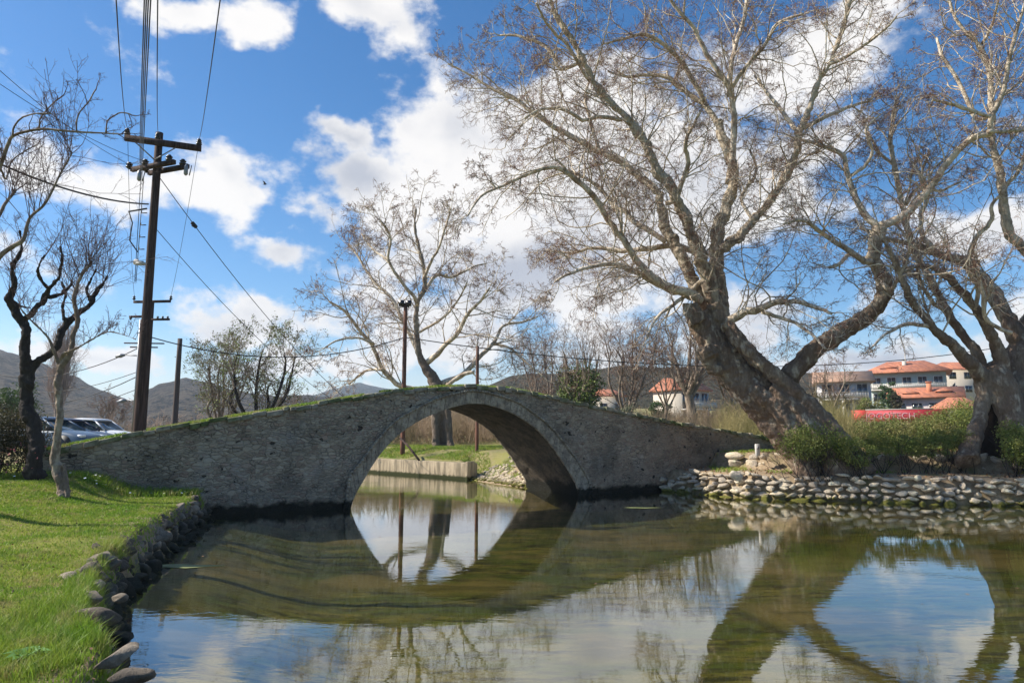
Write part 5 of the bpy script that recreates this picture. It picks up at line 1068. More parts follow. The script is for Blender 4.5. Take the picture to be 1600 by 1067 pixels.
# ------------------------------------------------------------------ cars behind the left ramp
M_tyre = mat('tyre_rubber', (0.02, 0.02, 0.02), .9); M_rim = mat('alloy_rim', (0.4, 0.4, 0.42), .35, metal=.8)
M_cglass = mat('car_glass', (0.03, 0.05, 0.055), .04, spec=.9); M_plas = mat('black_trim', (0.02, 0.02, 0.022), .6); M_lamp = mat('headlight_lens', (0.7, 0.72, 0.74), .1, spec=.8)
def paint(name, col):
    m = mat(name, col, .42, spec=.35); m.node_tree.nodes['Principled BSDF'].inputs['Coat Weight'].default_value = .35; m.node_tree.nodes['Principled BSDF'].inputs['Coat Roughness'].default_value = .05; return m
def car(label, px, py, Y, heading, col, shape, name='parked_car', Lc=4.3, Wc=1.72, Hc=1.45):
    p = at(px, py, Y); z = gz(p.x, Y) + .01; root = empty(name, (p.x, Y, z), 0); tag(root, label, 'car', 'cars parked behind the left end of the bridge')
    F = Frame((p.x, Y, z), heading); pm = paint('car_paint', col)
    # side profile: x from rear (-L/2) to nose (+L/2): belt height
    prof = {'hatch': [(-.5, .55), (-.485, .88), (-.46, .98), (-.2, .95), (.1, .92), (.22, .88), (.36, .80), (.46, .68), (.495, .55)],
            'sedan': [(-.5, .60), (-.49, .88), (-.44, .96), (-.3, .98), (0, .93), (.2, .89), (.36, .80), (.465, .66), (.497, .52)]}[shape]
    xs = smooth_curve(np.array(prof), 26); xs[:, 0] *= Lc
    m_ = MB(); ring = []
    for (x, zt) in xs:
        e = 1 - max(0, abs(x) / (Lc / 2) - .8) * .9; w = Wc / 2 * (1 - .12 * max(0, (abs(x) / (Lc / 2) - .75) / .25) ** 2); zb = .22 + .12 * max(0, (abs(x) / (Lc / 2) - .85) / .15)
        pts = [(-w * .93, zb), (-w, zb + .14), (-w, zt * .62), (-w * .97, zt - .10), (-w * .90, zt - .02), (-w * .45, zt + .03), (w * .45, zt + .03), (w * .90, zt - .02), (w * .97, zt - .10), (w, zt * .62), (w, zb + .14), (w * .93, zb)]
        ring.append([F(x, y, zz) for y, zz in pts])
    n, k = len(ring), 12; V_ = [q for r_ in ring for q in r_]; Fc = [(i * k + j, i * k + (j + 1) % k, (i + 1) * k + (j + 1) % k, (i + 1) * k + j) for i in range(n - 1) for j in range(k)]
    m_.add(V_, Fc); m_.ng.append(list(range(k))); m_.mg.append(0); m_.ng.append([(n - 1) * k + j for j in range(k)][::-1]); m_.mg.append(0); m_.build('body', pm, root, smooth=True)
    # greenhouse (glass) and roof
    gp = {'hatch': (-.47, -.40, .06, .235), 'sedan': (-.40, -.24, .03, .22)}[shape]; g0, g1, g2, g3 = [v * Lc for v in gp]; zr = Hc
    def loft(y_b, y_t, x0, x1, x2, x3, zb, zt, m_):
        pts = [F(x0, -y_b, zb), F(x1, -y_t, zt), F(x2, -y_t, zt), F(x3, -y_b, zb), F(x0, y_b, zb), F(x1, y_t, zt), F(x2, y_t, zt), F(x3, y_b, zb)]
        m_.addbm(pts, [(0, 3, 2, 1), (4, 5, 6, 7), (0, 1, 5, 4), (3, 7, 6, 2), (1, 2, 6, 5)])
    m_ = MB(); loft(Wc * .455, Wc * .36, g0, g1, g2, g3, .90, zr - .07, m_); o = m_.build('windows', M_cglass, root)
    m_ = MB(); rr = []
    for x, zz in ((g1 - .10, zr - .12), (g1 + .12, zr - .03), ((g1 + g2) / 2, zr + .02), (g2 - .12, zr - .02), (g2 + .10, zr - .10)):
        rr.append([F(x, y, zz - dz) for y, dz in ((-Wc * .385, .07), (-Wc * .36, .02), (-Wc * .2, 0), (Wc * .2, 0), (Wc * .36, .02), (Wc * .385, .07))])
    m_.add([q for r_ in rr for q in r_], [(i * 6 + j, i * 6 + j + 1, i * 6 + j + 7, i * 6 + j + 6) for i in range(4) for j in range(5)]); ro = m_.build('roof', pm, root, smooth=True); so_ = ro.modifiers.new('thick', 'SOLIDIFY'); so_.thickness = .05
    for s_ in (-1, 1):
        m_ = MB()
        for (xb, xt_) in ((g0, g1), (g3, g2)): m_.tube([F(xb, s_ * Wc * .458, .9), F(xt_, s_ * Wc * .365, zr - .07)], .045, 6)
        xm = (g0 + g3) / 2 - .1; m_.tube([F(xm, s_ * Wc * .46, .9), F(xm, s_ * Wc * .368, zr - .07)], .035, 6)
        if shape == 'hatch':
            xb = g0 + .02; m_.addbm([F(xb, s_ * Wc * .462, .9), F(xb + .95, s_ * Wc * .462, .9), F(xb + .95, s_ * Wc * .372, zr - .07), F(g1, s_ * Wc * .372, zr - .07)], [(0, 1, 2, 3)])
        m_.build('pillar', pm, root)
        m_ = MB(); m_.box(F(g3 - .28, s_ * (Wc / 2 + .07), .98), (.14, .2, .15), heading); m_.build('mirror', M_plas, root)
        m_ = MB(); m_.box(F(Lc * .455, s_ * Wc * .36, .66), (.25, .28, .13), heading); o = m_.build('headlight', M_lamp, root); o.modifiers.new('b', 'BEVEL').width = .04
        m_ = MB(); m_.box(F(0.15, s_ * (Wc / 2 + .003), .72), (.02, .012, .5), heading); m_.box(F(-0.1, s_ * (Wc / 2 + .01), .78), (.16, .02, .035), heading); m_.build('door_handle', M_plas, root)
    for x in (-.30 * Lc, .31 * Lc):
        for s_ in (-1, 1):
            c_ = np.array(F(x, s_ * Wc * .43, .31)); ax = np.array(F(0, 1, 0)) - np.array(F(0, 0, 0)); 
            m_ = MB(); m_.lathe(c_, [(.24, -.11), (.31, -.09), (.32, 0), (.31, .09), (.24, .11)], 20, 0, ax); wh = m_.build('wheel', M_tyre, root, smooth=True)
            m_ = MB(); m_.lathe(c_, [(.02, -.125), (.20, -.12), (.205, 0), (.20, .12), (.02, .125)], 16, 0, ax); m_.build('rim', M_rim, wh)
            m_ = MB(); m_.lathe(np.array(F(x, s_ * (Wc / 2 - .06), .33)), [(.37, -.07), (.375, .07)], 24, 0, ax); m_.build('wheel_arch', M_plas, root)
    return root
car('steel blue saloon nearest the crooked dark tree', 78, 700, 29.5, R(-8), (0.07, 0.115, 0.18), 'sedan', Hc=1.43)
car('dark navy saloon between the steel blue saloon and the white hatchback', 108, 690, 33.5, R(-8), (0.012, 0.02, 0.06), 'sedan', Hc=1.45)
car('white hatchback with a black door mirror left of the power pole', 151, 690, 38, R(-6), (0.75, 0.76, 0.78), 'hatch', Lc=4.2, Hc=1.5)
car('dark grey car directly behind the foot of the power pole', 215, 690, 42, R(-5), (0.05, 0.055, 0.065), 'hatch', Lc=4.2, Hc=1.5)
# ------------------------------------------------------------------ stones
M_st = mat('river_stone', (0.34, 0.31, 0.27), .9, spec=.3, vary=.45, vscale=1.6, bump=.02, bscale=7, col2=(0.22, 0.20, 0.185), c2scale=1.3)
def stone_mat(name, a, b_, moss, wet_hi=.1):
    m, t, b, pos = newmat(name, .9, .3); oi = N(t, 'ShaderNodeObjectInfo'); n = noise(t, pos, 3.2, 7, .65); n2 = noise(t, pos, 16, 6, .7); nl = noise(t, pos, 1.1, 2, .5)
    c = mixc(t, mrange(t, nl.outputs['Fac'], .38, .62), a, b_); c = mixc(t, mrange(t, n.outputs['Fac'], .55, .7, 0, .6), c, tuple(min(1, x * 1.7) for x in a))
    s = N(t, 'ShaderNodeSeparateXYZ'); t.links.new(pos, s.inputs[0])
    wetf = mrange(t, math_(t, 'ADD', s.outputs[2], math_(t, 'MULTIPLY', n.outputs['Fac'], -.45)), -.15, wet_hi, 1, 0); c = mixc(t, wetf, c, moss)
    h = N(t, 'ShaderNodeHueSaturation'); t.links.new(c, h.inputs['Color'])
    v = math_(t, 'MULTIPLY', mrange(t, n2.outputs['Fac'], .3, .7, .75, 1.25, False), math_(t, 'ADD', math_(t, 'MULTIPLY', oi.outputs['Random'], .5), .75)); t.links.new(v, h.inputs['Value'])
    t.links.new(h.outputs[0], b.inputs['Base Color']); bumpn(t, b, math_(t, 'ADD', n2.outputs['Fac'], n.outputs['Fac']), .06, 1.0); return m
M_stL = stone_mat('dark_bank_stone', (0.12, 0.098, 0.075), (0.30, 0.25, 0.19), (0.03, 0.03, 0.018), .28)
M_stR = stone_mat('sunlit_bank_stone', (0.72, 0.60, 0.43), (0.46, 0.39, 0.31), (0.17, 0.16, 0.03), -.02)
bmi = bmesh.new(); bmesh.ops.create_icosphere(bmi, subdivisions=3, radius=1.0); IV = np.array([v.co[:] for v in bmi.verts]); IF = np.array([[v.index for v in f.verts] for f in bmi.faces]); bmi.free()
def stone_shape(rg, sx_, sy_, sz_):
    v = IV.copy(); 
    for _ in range(11):                                       # knock flat facets off a ball
        d = norm(rg.normal(0, 1, 3)); lim = rg.uniform(.38, .82); h = v @ d; v = v - np.outer(np.maximum(0, h - lim), d) * .85
    f = rg.uniform(0, 10, 3); v = v * (1 + .06 * np.sin(v[:, [1]] * 4 + f[0]) + .05 * np.sin(v[:, [0]] * 5 + f[1]) + .05 * np.sin(v[:, [2]] * 6 + f[2]))
    return v * np.array([sx_, sy_, sz_])
def rotm3(rg, tilt, rz):
    return np.array(Euler((rg.normal(0, tilt), rg.normal(0, tilt), rz)).to_matrix())
def resample(P, step):
    P = np.array(P, float); a = np.concatenate([[0], np.cumsum(np.linalg.norm(np.diff(P, axis=0), axis=1))]); u_ = np.arange(0, a[-1], step); return np.stack([np.interp(u_, a, P[:, i]) for i in range(2)], 1), u_, np.gradient(np.stack([np.interp(u_, a, P[:, i]) for i in range(2)], 1), axis=0)
# right bank: courses of rounded field stones
rgs = np.random.default_rng(5); RP = [(5.75, 27.75), (6.15,27.3),(8.3,24.5),(11.0,23.4),(13.7,22.5),(16.4,21.9),(24,20),(32,15.3)]
mb = MB()
for row, (z, hh, setb) in enumerate(((-.12, .22, -.10), (.10, .17, -.02), (.31, .16, .05), (.51, .15, .11), (.70, .13, .18))):
    u0 = rgs.uniform(0, .3); A, ua_, T_ = resample(RP, .02); i = int(u0 / .02)
    while i < len(A) - 2:
        w_ = rgs.choice([rgs.uniform(.08, .16), rgs.uniform(.14, .26), rgs.uniform(.2, .3)]) * (1.25 if row == 0 else 1); j = min(len(A) - 1, i + int(w_ / .02)); c = A[j]; tg = T_[j] / (np.linalg.norm(T_[j]) + 1e-9); nr = np.array([-tg[1], tg[0]])
        if nr[1] < 0: nr = -nr
        fade = min(1, (ua_[j] + .1) / 1.6); zz = z * fade if row > 2 else z
        if not (row >= 3 and ua_[j] < .8):
            v = stone_shape(rgs, w_ * 1.08, rgs.uniform(.16, .26), hh * rgs.uniform(.55, .85)) @ rotm3(rgs, .10, math.atan2(tg[1], tg[0])).T
            mb.add(v + np.array([c[0] + nr[0] * (setb + rgs.uniform(-.05, .05)), c[1] + nr[1] * (setb + rgs.uniform(-.05, .05)), zz + .06 + rgs.normal(0, .045)]), IF)
        i = j + int(w_ * .92 / .02)
o = mb.build('fieldstone_wall', M_stR, smooth=True, origin=(8.3, 24.5, 0)); tag(o, 'sunlit dry wall of rounded field stones along the right water edge', 'stone wall')
# second, upper step: longer dressed blocks
mb = MB(); RP2 = [(8.6, 28.2), (9.6, 27.2), (11.7, 26.15), (14.5, 25.3), (17.2, 24.6), (24, 22.9), (31, 19)]
A, ua_, T_ = resample(RP2, .02); i = 4
while i < len(A) - 2:
    w_ = rgs.uniform(.22, .48); j = min(len(A) - 1, i + int(w_ / .02)); c = A[j]; tg = T_[j] / np.linalg.norm(T_[j]); v = stone_shape(rgs, w_ * 1.02, .26, .2) @ rotm3(rgs, .05, math.atan2(tg[1], tg[0])).T
    mb.add(v + np.array([c[0], c[1], 1.36 + rgs.normal(0, .03)]), IF)
    v = stone_shape(rgs, w_ * 1.02, .24, .2) @ rotm3(rgs, .08, math.atan2(tg[1], tg[0])).T; mb.add(v + np.array([c[0] - .02, c[1] - .05, 1.05]), IF); i = j + int(w_ * .9 / .02)
o = mb.build('terrace_edging', M_stR, smooth=True, origin=(11, 26.3, 1)); tag(o, 'upper row of squared stones edging the terrace under the shrubs', 'stone edging')
# big boulders in the right wall
for (x, y, s, lb_) in ((1370, 762, .42, 'largest pale boulder in the right water edge wall, below the shrubs'), (1265, 771, .30, 'rounded boulder at the foot of the field stone wall, left of the largest one'), (1528, 770, .33, 'brown-grey boulder low in the field stone wall near the right edge'), (1150, 742, .25, 'squared block on the corner of the upper terrace by the bridge')):
    c = onz(x, y, .15) if y > 745 else onz(x, y, .8); m_ = MB(); m_.add(stone_shape(rgs, s, s * .7, s * .8) + np.array([0, -.02, 0]), IF); o = m_.build('boulder', M_stR, smooth=True); o.location = (c.x, c.y - .1, c.z); tag(o, lb_, 'boulder')
# small white marker
c = onz(1184, 708, 1.5); mk = empty('marker_post', (c.x, c.y, c.z - .1)); tag(mk, 'small white marker post on the terrace by the right end of the bridge', 'marker')
m_ = MB(); m_.box((c.x, c.y, c.z + .12), (.16, .14, .46)); o = m_.build('box', M_white, mk); o.modifiers.new('b', 'BEVEL').width = .015
m_ = MB(); m_.box((c.x - .01, c.y - .075, c.z + .2), (.07, .01, .12)); m_.build('plate', M_galv, mk)
# left bank: heap of loose stones, each its own object
LPt = [(-8.3, 19.25), (-8.15, 18.6), (-7.6, 17), (-6.95, 14.5), (-6.55, 13), (-6.15, 12), (-5.75, 10.8), (-5.35, 9.6), (-4.95, 8.8), (-4.5, 7.9), (-4.0, 7.05), (-3.45, 6.3), (-3.0, 5.6)]
rgl = np.random.default_rng(15); shapes = []
for k in range(10):
    m_ = MB(); m_.add(stone_shape(rgl, 1, .72, .6), IF); o = m_.build('bank_stone', M_stL, smooth=True); shapes.append(o.data); bpy.data.objects.remove(o)
GLS = 'loose stones heaped along the left bank'
def lay(c, s, label='dark loose stone in the heap edging the left lawn', sq=1.0, grp=GLS):
    o = bpy.data.objects.new('bank_stone', shapes[rgl.integers(0, len(shapes))]); C.objects.link(o); o.location = c
    o.rotation_euler = (rgl.normal(0, .35), rgl.normal(0, .35), rgl.uniform(0, 6.3)); o.scale = (s * rgl.uniform(.85, 1.25), s * rgl.uniform(.8, 1.1), s * sq * rgl.uniform(.8, 1.1)); tag(o, label, 'stone', grp)
A, ua_, T_ = resample(LPt, .02)
for row, (z, offx, s0) in enumerate(((-.08, .08, .19), (.08, -.02, .17), (.24, -.10, .16), (.40, -.19, .15), (.56, -.28, .15))):
    i = int(rgl.uniform(0, 10))
    while i < len(A):
        s = s0 * rgl.uniform(.5, 1.45)
        if row > 1 and A[i][1] < 8.6: break
        tg = T_[i] / (np.linalg.norm(T_[i]) + 1e-9); nr = np.array([-tg[1], tg[0]]); nr = nr if nr[0] > 0 else -nr
        if rgl.uniform() < .97: lay((A[i][0] + nr[0] * (offx + rgl.normal(0, .04)), A[i][1] + nr[1] * (offx + rgl.normal(0, .04)), z + rgl.normal(0, .04)), s)
        i += int(s * 1.7 / .02)
for (x, y, s, lb_) in ((100, 908, .21, 'smooth boulder set in the grass, leftmost of the near left bank'), (128, 897, .20, 'brown boulder beside the leftmost one at the near bank'), (136, 935, .20, 'flat cracked stone below the two lawn boulders'), (190, 925, .12, 'small pale stone low by the water, right of the lawn boulders'), (118, 942, .15, 'angular stone wedged in grass at the near bank'),
                      (158, 968, .22, 'mossy stone half buried between tall grass tufts'), (190, 1025, .19, 'dark boulder hanging over the water near the bottom left corner'), (200, 1062, .19, 'broad flat stone at the bottom edge of the picture')):
    c = onz(x, y, .5); lay((c.x, c.y, .52 if s > .16 else .44), s, lb_, .8, None)
for (x, y) in ((250, 880), (262, 868), (232, 890), (275, 862), (222, 905), (300, 845)):
    c = onz(x, y, 0.0); lay((c.x, c.y, .0), .10, 'small wet stone in the shallows under the left bank', .6, 'small wet stones in the shallows')
# rubble on the far right bank seen through the arch
mb = MB(); rgf = np.random.default_rng(8)
for _ in range(420):
    u_ = rgf.uniform(); a = np.array([-2.0, 34]) * (1 - u_) + np.array([.6, 28.6]) * u_; c = a + np.array([.8, .45]) * abs(rgf.normal(.55, .6)); s = rgf.uniform(.05, .16)
    z = gz(c[0], c[1]); mb.add(stone_shape(rgf, s, s * .8, s * .6) + np.array([c[0], c[1], max(z, -.05) + .02]), IF)
tag(mb.build('rubble', M_stR, smooth=True), 'sunlit loose rubble on the slope beyond the arch', kind='stuff')
# weed mats in the water
for (x, y, r_, lb_) in ((285, 884, .55, 'pale green algae mat floating near the left bank'), (1000, 793, .5, 'thin line of floating weed in front of the right half of the bridge')):
    c = onz(x, y, .008); m_ = MB(); n_ = 60; V_ = [(c.x, c.y, .010)] + [(c.x + r_ * (1 + .25 * math.sin(3 * a + 1) + .12 * math.sin(7 * a)) * math.cos(a), c.y + r_ * .28 * (1 + .3 * math.sin(4 * a)) * math.sin(a), .007) for a in np.linspace(0, 2 * math.pi, n_, endpoint=False)]
    m_.add(V_, [(0, 1 + i, 1 + (i + 1) % n_) for i in range(n_)]); tag(m_.build('algae_mat', mat('algae', (0.16, 0.18, 0.06), .7, vary=.4, vscale=8)), lb_, kind='stuff')

# ------------------------------------------------------------------ grass blades
def blades(name, X, Y, H, W_, rg, m, lean=.35, label=None):
    n = len(X); Z = ground_z(X, Y) - .01; a = rg.uniform(0, 2 * math.pi, n); dx, dy = np.cos(a) * W_, np.sin(a) * W_; l = rg.normal(0, lean, (n, 2)) * H[:, None]
    b0 = np.stack([X - dx, Y - dy, Z], 1); b1 = np.stack([X + dx, Y + dy, Z], 1); mid0 = np.stack([X - dx * .7 + l[:, 0] * .35, Y - dy * .7 + l[:, 1] * .35, Z + H * .6], 1); mid1 = np.stack([X + dx * .7 + l[:, 0] * .35, Y + dy * .7 + l[:, 1] * .35, Z + H * .6], 1); tp = np.stack([X + l[:, 0], Y + l[:, 1], Z + H], 1)
    V_ = np.stack([b0, b1, mid1, mid0, tp], 1).reshape(-1, 3); i = np.arange(n)[:, None] * 5; mb_ = MB(); mb_.add(V_, i + np.array([0, 1, 2, 3])); mb_.add(np.zeros((0, 3)), np.zeros((0, 3), int)); f3 = i + np.array([3, 2, 4]); mb_.f3.append(f3); mb_.m3.append(np.zeros(n, int))
    return tag(mb_.build(name, m), label, kind='stuff')
mgr, t, b, pos = newmat('grass_blade', .55, .3)
n1 = noise(t, pos, .9, 5, .6); n2 = noise(t, pos, 25, 3, .6); nbr = noise(t, pos, 3.0, 5, .7)
c = mixc(t, mrange(t, n1.outputs['Fac'], .35, .65), (0.14, 0.27, 0.018), (0.30, 0.36, 0.05)); c = mixc(t, mrange(t, n2.outputs['Fac'], .4, .7), c, (0.24, 0.36, 0.04)); c = mixc(t, mrange(t, nbr.outputs['Fac'], .48, .66, 0, .8), c, (0.42, 0.35, 0.15))
t.links.new(c, b.inputs['Base Color']); tl = N(t, 'ShaderNodeBsdfTranslucent'); t.links.new(c, tl.inputs[0]); mxs = N(t, 'ShaderNodeMixShader'); mxs.inputs[0].default_value = .35
mo_ = t.nodes['Material Output']; t.links.new(b.outputs[0], mxs.inputs[1]); t.links.new(tl.outputs[0], mxs.inputs[2]); t.links.new(mxs.outputs[0], mo_.inputs[0])
rgg = np.random.default_rng(3)
def scatter(n, x0, x1, y0, y1, near):
    X = rgg.uniform(x0, x1, n); Y = y0 + (y1 - y0) * rgg.uniform(0, 1, n) ** near; return X, Y
def onlawn(X, Y, mind=.12, front=True):
    d = sdist(X, Y); s_ = (X - P0[0]) * NB[0] + (Y - P0[1]) * NB[1]; ok = (d > mind) & (s_ < -.1) & (X > -0.78 * Y - 1.5); return ok
X, Y = scatter(420000, -16, -2, 3.0, 20, 1.7); ok = onlawn(X, Y); X, Y = X[ok], Y[ok]; ds = np.hypot(X, Y)
keep = rgg.uniform(0, 1, len(X)) < np.where(vnoise(X, Y, 1.3, 21) + .8 * vnoise(X, Y, .4, 22) > .25, .4, 1); X, Y, ds = X[keep], Y[keep], ds[keep]
blades('lawn', X, Y, rgg.uniform(.025, .06, len(X)) * (1 + .5 * vnoise(X, Y, .8, 31)), .0022 + .0004 * ds, rgg, mgr)
# taller tufts at the near end and along the edge
X, Y = scatter(150000, -8, -2.2, 3.2, 11, 1.2); d = sdist(X, Y); tall = ((Y < 7.6 + .8 * vnoise(X, Y, 1, 5)) | (d < .5)) & (vnoise(X, Y, .45, 41) + .5 * vnoise(X, Y, .15, 42) > .05) & onlawn(X, Y, .05); X, Y = X[tall], Y[tall]
blades('tall_grass', X, Y, rgg.uniform(.07, .17, len(X)), np.full(len(X), .0038), rgg, mgr, .5)
X, Y = scatter(30000, -14, -7.5, 14, 20, 1); s_ = (X - P0[0]) * NB[0] + (Y - P0[1]) * NB[1]; ok = (s_ < -.05) & (s_ > -1.1) & (sdist(X, Y) > .1); X, Y = X[ok], Y[ok]
blades('tall_grass', X, Y, rgg.uniform(.08, .22, len(X)), np.full(len(X), .009), rgg, mgr, .5)
# far bank grass behind the arch, terrace weeds
X, Y = scatter(60000, -12, 3, 31, 46, 1); ok = sdist(X, Y) > .7; X, Y = X[ok], Y[ok]; kk = vnoise(X, Y, 1.2, 51) > -.2; X, Y = X[kk], Y[kk]
blades('far_grass', X, Y, rgg.uniform(.05, .16, len(X)), np.full(len(X), .016), rgg, mgr, .5)
X, Y = scatter(60000, 6, 30, 19, 34, 1); d = sdist(X, Y); kk = (d > .4) & (vnoise(X, Y, 1.5, 61) > .05); X, Y = X[kk], Y[kk]
blades('terrace_grass', X, Y, rgg.uniform(.04, .14, len(X)), np.full(len(X), .011), rgg, mgr, .5)
# turf fringe along the coping of the left ramp
S2 = rgg.uniform(SL, 7.5, 16000); q = rgg.normal(.22, .10, len(S2)); X = P0[0] + DB[0] * S2 + NB[0] * q; Y = P0[1] + DB[1] * S2 + NB[1] * q; keepf = (vnoise(S2, q * 0, .7, 71) > -.28); X, Y, S2 = X[keepf], Y[keepf], S2[keepf]
gzold = ground_z
ground_z = lambda a, b: ztop(S2) - .02
blades('ramp_turf', X, Y, rgg.uniform(.03, .10, len(X)), np.full(len(X), .009), rgg, mgr, .5)
ground_z = gzold
# fallen leaves on the terrace and the lawn
M_lit = mat('dead_leaf', (0.30, 0.17, 0.08), .8, vary=.5, vscale=9, col2=(0.20, 0.11, 0.06), c2scale=5)
X, Y = scatter(7000, 5.5, 28, 19, 34, 1); d = sdist(X, Y); kk = d > .3; X, Y = X[kk], Y[kk]; tag(leaves('leaf_litter', np.stack([X, Y, ground_z(X, Y) + .02], 1), .01, .12, rgg, M_lit, None), kind='stuff')
X, Y = scatter(1300, -14, -2.6, 3.5, 19, 1.3); kk = onlawn(X, Y, .2); X, Y = X[kk], Y[kk]; tag(leaves('leaf_litter', np.stack([X, Y, ground_z(X, Y) + .035], 1), .005, .045, rgg, M_lit, None), kind='stuff')
X, Y = scatter(2600, -8, 12, 5, 26, 1); d = sdist(X, Y); kk = (d < -.05) & (rgg.uniform(0, 1, len(X)) < .03 + .5 * np.exp(d / .35)); X, Y = X[kk], Y[kk]; n_ = len(X); a = rgg.uniform(0, 6.28, n_); sz = rgg.uniform(.015, .04, n_); V_ = np.stack([np.stack([X + np.cos(a + q) * sz * (1 if k % 2 == 0 else .5), Y + np.sin(a + q) * sz * (1 if k % 2 == 0 else .5), np.full(n_, .006)], 1) for k, q in enumerate((0, 1.57, 3.14, 4.71))], 1)
m_ = MB(); m_.add(V_.reshape(-1, 3), np.arange(n_)[:, None] * 4 + np.arange(4)); tag(m_.build('floating_leaves', M_lit), kind='stuff')
# daisies by the foot of the wall
M_pet = mat('white_petal', (.8, .8, .78), .8); dz_src = None
m_ = MB(); m_.add([(0, 0, .075)] + [(.022 * math.cos(a), .022 * math.sin(a), .08) for a in np.linspace(0, 6.28, 9)[:-1]], [(0, 1 + i, 1 + (i + 1) % 8) for i in range(8)]); m_.tube([(0, 0, 0), (0, 0, .075)], .002, 3, 1, False); o0 = m_.build('daisy', [M_pet, mgr]); 
for k in range(46):
    o = o0 if k == 0 else o0.copy()
    if k: C.objects.link(o)
    s_ = rgg.uniform(-5.2, -.5) if k < 34 else rgg.uniform(-6, -3); q = -rgg.uniform(.3, 1.3); s_ -= 3.3
    x, y = P0[0] + DB[0] * s_ + NB[0] * q, P0[1] + DB[1] * s_ + NB[1] * q; o.location = (x, y, gz(x, y) + .02); sc__ = rgg.uniform(.9, 1.4); o.scale = (sc__,) * 3; o.rotation_euler = (.3 * rgg.normal(), .3 * rgg.normal(), 0)
    tag(o, 'tiny white daisy in the grass below the left end of the bridge wall', 'flower', 'daisies at the foot of the bridge')
# broad-leaved weed at the bottom left
wd = empty('broadleaf_weed', onz(42, 1030, .55)); tag(wd, 'broad-leaved weed in the grass at the bottom left corner', 'plant'); m_ = MB(); c = np.array(onz(42, 1030, .55))
for k in range(11):
    a = k * 2.4; l = rgg.uniform(.10, .2); d = np.array([math.cos(a), math.sin(a), 0]); s_ = np.array([-d[1], d[0], 0]) * l * .28; e = c + d * l + np.array([0, 0, .05])
    m_.addbm([c, c + d * l * .5 + s_ + [0, 0, .07], e, c + d * l * .5 - s_ + [0, 0, .07], c + d * l * .5 + [0, 0, .055]], [(0, 1, 4), (1, 2, 4), (2, 3, 4), (3, 0, 4)])
m_.build('leaf', mat('weed_leaf', (.09, .2, .03), .5), wd)

# ------------------------------------------------------------------ shrubs and hedges
def leafmat(name, a, b_, vs=2.5):
    m, t, b, pos = newmat(name, .6, .3); n1 = noise(t, pos, vs, 4, .6); n2 = noise(t, pos, 30, 2, .5); c = mixc(t, mrange(t, n1.outputs['Fac'], .38, .62), a, b_); h = N(t, 'ShaderNodeHueSaturation'); t.links.new(c, h.inputs['Color']); t.links.new(mrange(t, n2.outputs['Fac'], .3, .7, .6, 1.4, False), h.inputs['Value']); t.links.new(h.outputs[0], b.inputs['Base Color'])
    tl = N(t, 'ShaderNodeBsdfTranslucent'); t.links.new(h.outputs[0], tl.inputs[0]); mx = N(t, 'ShaderNodeMixShader'); mx.inputs[0].default_value = .3; t.links.new(b.outputs[0], mx.inputs[1]); t.links.new(tl.outputs[0], mx.inputs[2]); t.links.new(mx.outputs[0], t.nodes['Material Output'].inputs[0]); return m
M_sh = leafmat('shrub_leaf', (0.14, 0.19, 0.035), (0.25, 0.26, 0.07)); M_hg = leafmat('hedge_leaf', (0.15, 0.19, 0.045), (0.27, 0.24, 0.09), 1.2); M_dk = leafmat('dark_shrub_leaf', (0.05, 0.05, 0.022), (0.085, 0.07, 0.035)); M_con = leafmat('conifer_needle', (0.05, 0.09, 0.03), (0.08, 0.13, 0.04)); M_flo = mat('pink_flower', (0.45, 0.10, 0.13), .7)
def shrub(name, label, cat, x0, x1, ytop, ybot, Y, dep, n, size, rg, m, stems=14, grp=None, leggy=.35, clump=.45, stm=None):
    xc = (x0 + x1) / 2; p = at(xc, ybot, Y); zb = gz(p.x, Y); W_ = (x1 - x0) / FPX * Y / 2; top = at(xc, ytop, Y).z; H = top - zb
    root = empty(name, (p.x, Y, zb)); tag(root, label, cat, grp); base = np.array([p.x, Y, zb])
    # stems fan out, leaves cluster round the twig ends
    S_ = base + rg.normal(0, 1, (stems, 3)) * np.array([W_ * .35, dep * .3, 0]); D_ = norm(rg.normal(0, .45, (stems, 3)) * np.array([1, .7, 0]) + np.array([0, 0, 1])); mb_ = MB(); L_ = H * rg.uniform(.6, .9, stems)
    P, Rr = grow(S_ - [0, 0, .05], D_, L_, np.full(stems, .012), 6, .12, .05, rg, .4); mb_.tubes(P, Rr, 5, 0); st_, d, l2, r2 = spawn(P, Rr, L_, 9, .5, rg, .3, (.4, 1.0), .6); P2, R2 = grow(st_, d, l2, r2, 4, .2, .05, rg, .5); mb_.tubes(P2, np.maximum(R2, .004), 3, 0); mb_.build('stems', stm or M_dark, root)
    nc = max(24, int(n / 130)); CC = rg.uniform(-1, 1, (nc * 3, 3)); CC = CC[np.linalg.norm(CC * [1, 1, .9], axis=1) < 1.05][:nc]; CC = CC * np.array([W_, dep * .5, (1 - leggy) * H * .5]) + base + np.array([0, 0, H * (leggy + (1 - leggy) * .5)])
    CC[:, 2] += (vnoise(CC[:, 0], CC[:, 1], .7, 3)) * H * .25
    idx = rg.integers(0, len(CC), n); sp_r = clump * min(W_, H, dep) ; C_ = CC[idx] + rg.normal(0, 1, (n, 3)) * np.array([sp_r, sp_r, sp_r * .7]) * .45
    C_[:, 2] = np.maximum(C_[:, 2], zb + .04); leaves('foliage', C_, .01, size, rg, m, root); return root
rgh = np.random.default_rng(61)
GH = 'low shrubs along the right terrace'
shrub('shrub', 'bright green bushy shrub at the foot of the leaning plane tree, left of its trunk', 'shrub', 1226, 1318, 668, 728, 23.9, 1.3, 7000, .08, rgh, M_sh, 30, GH, .36)
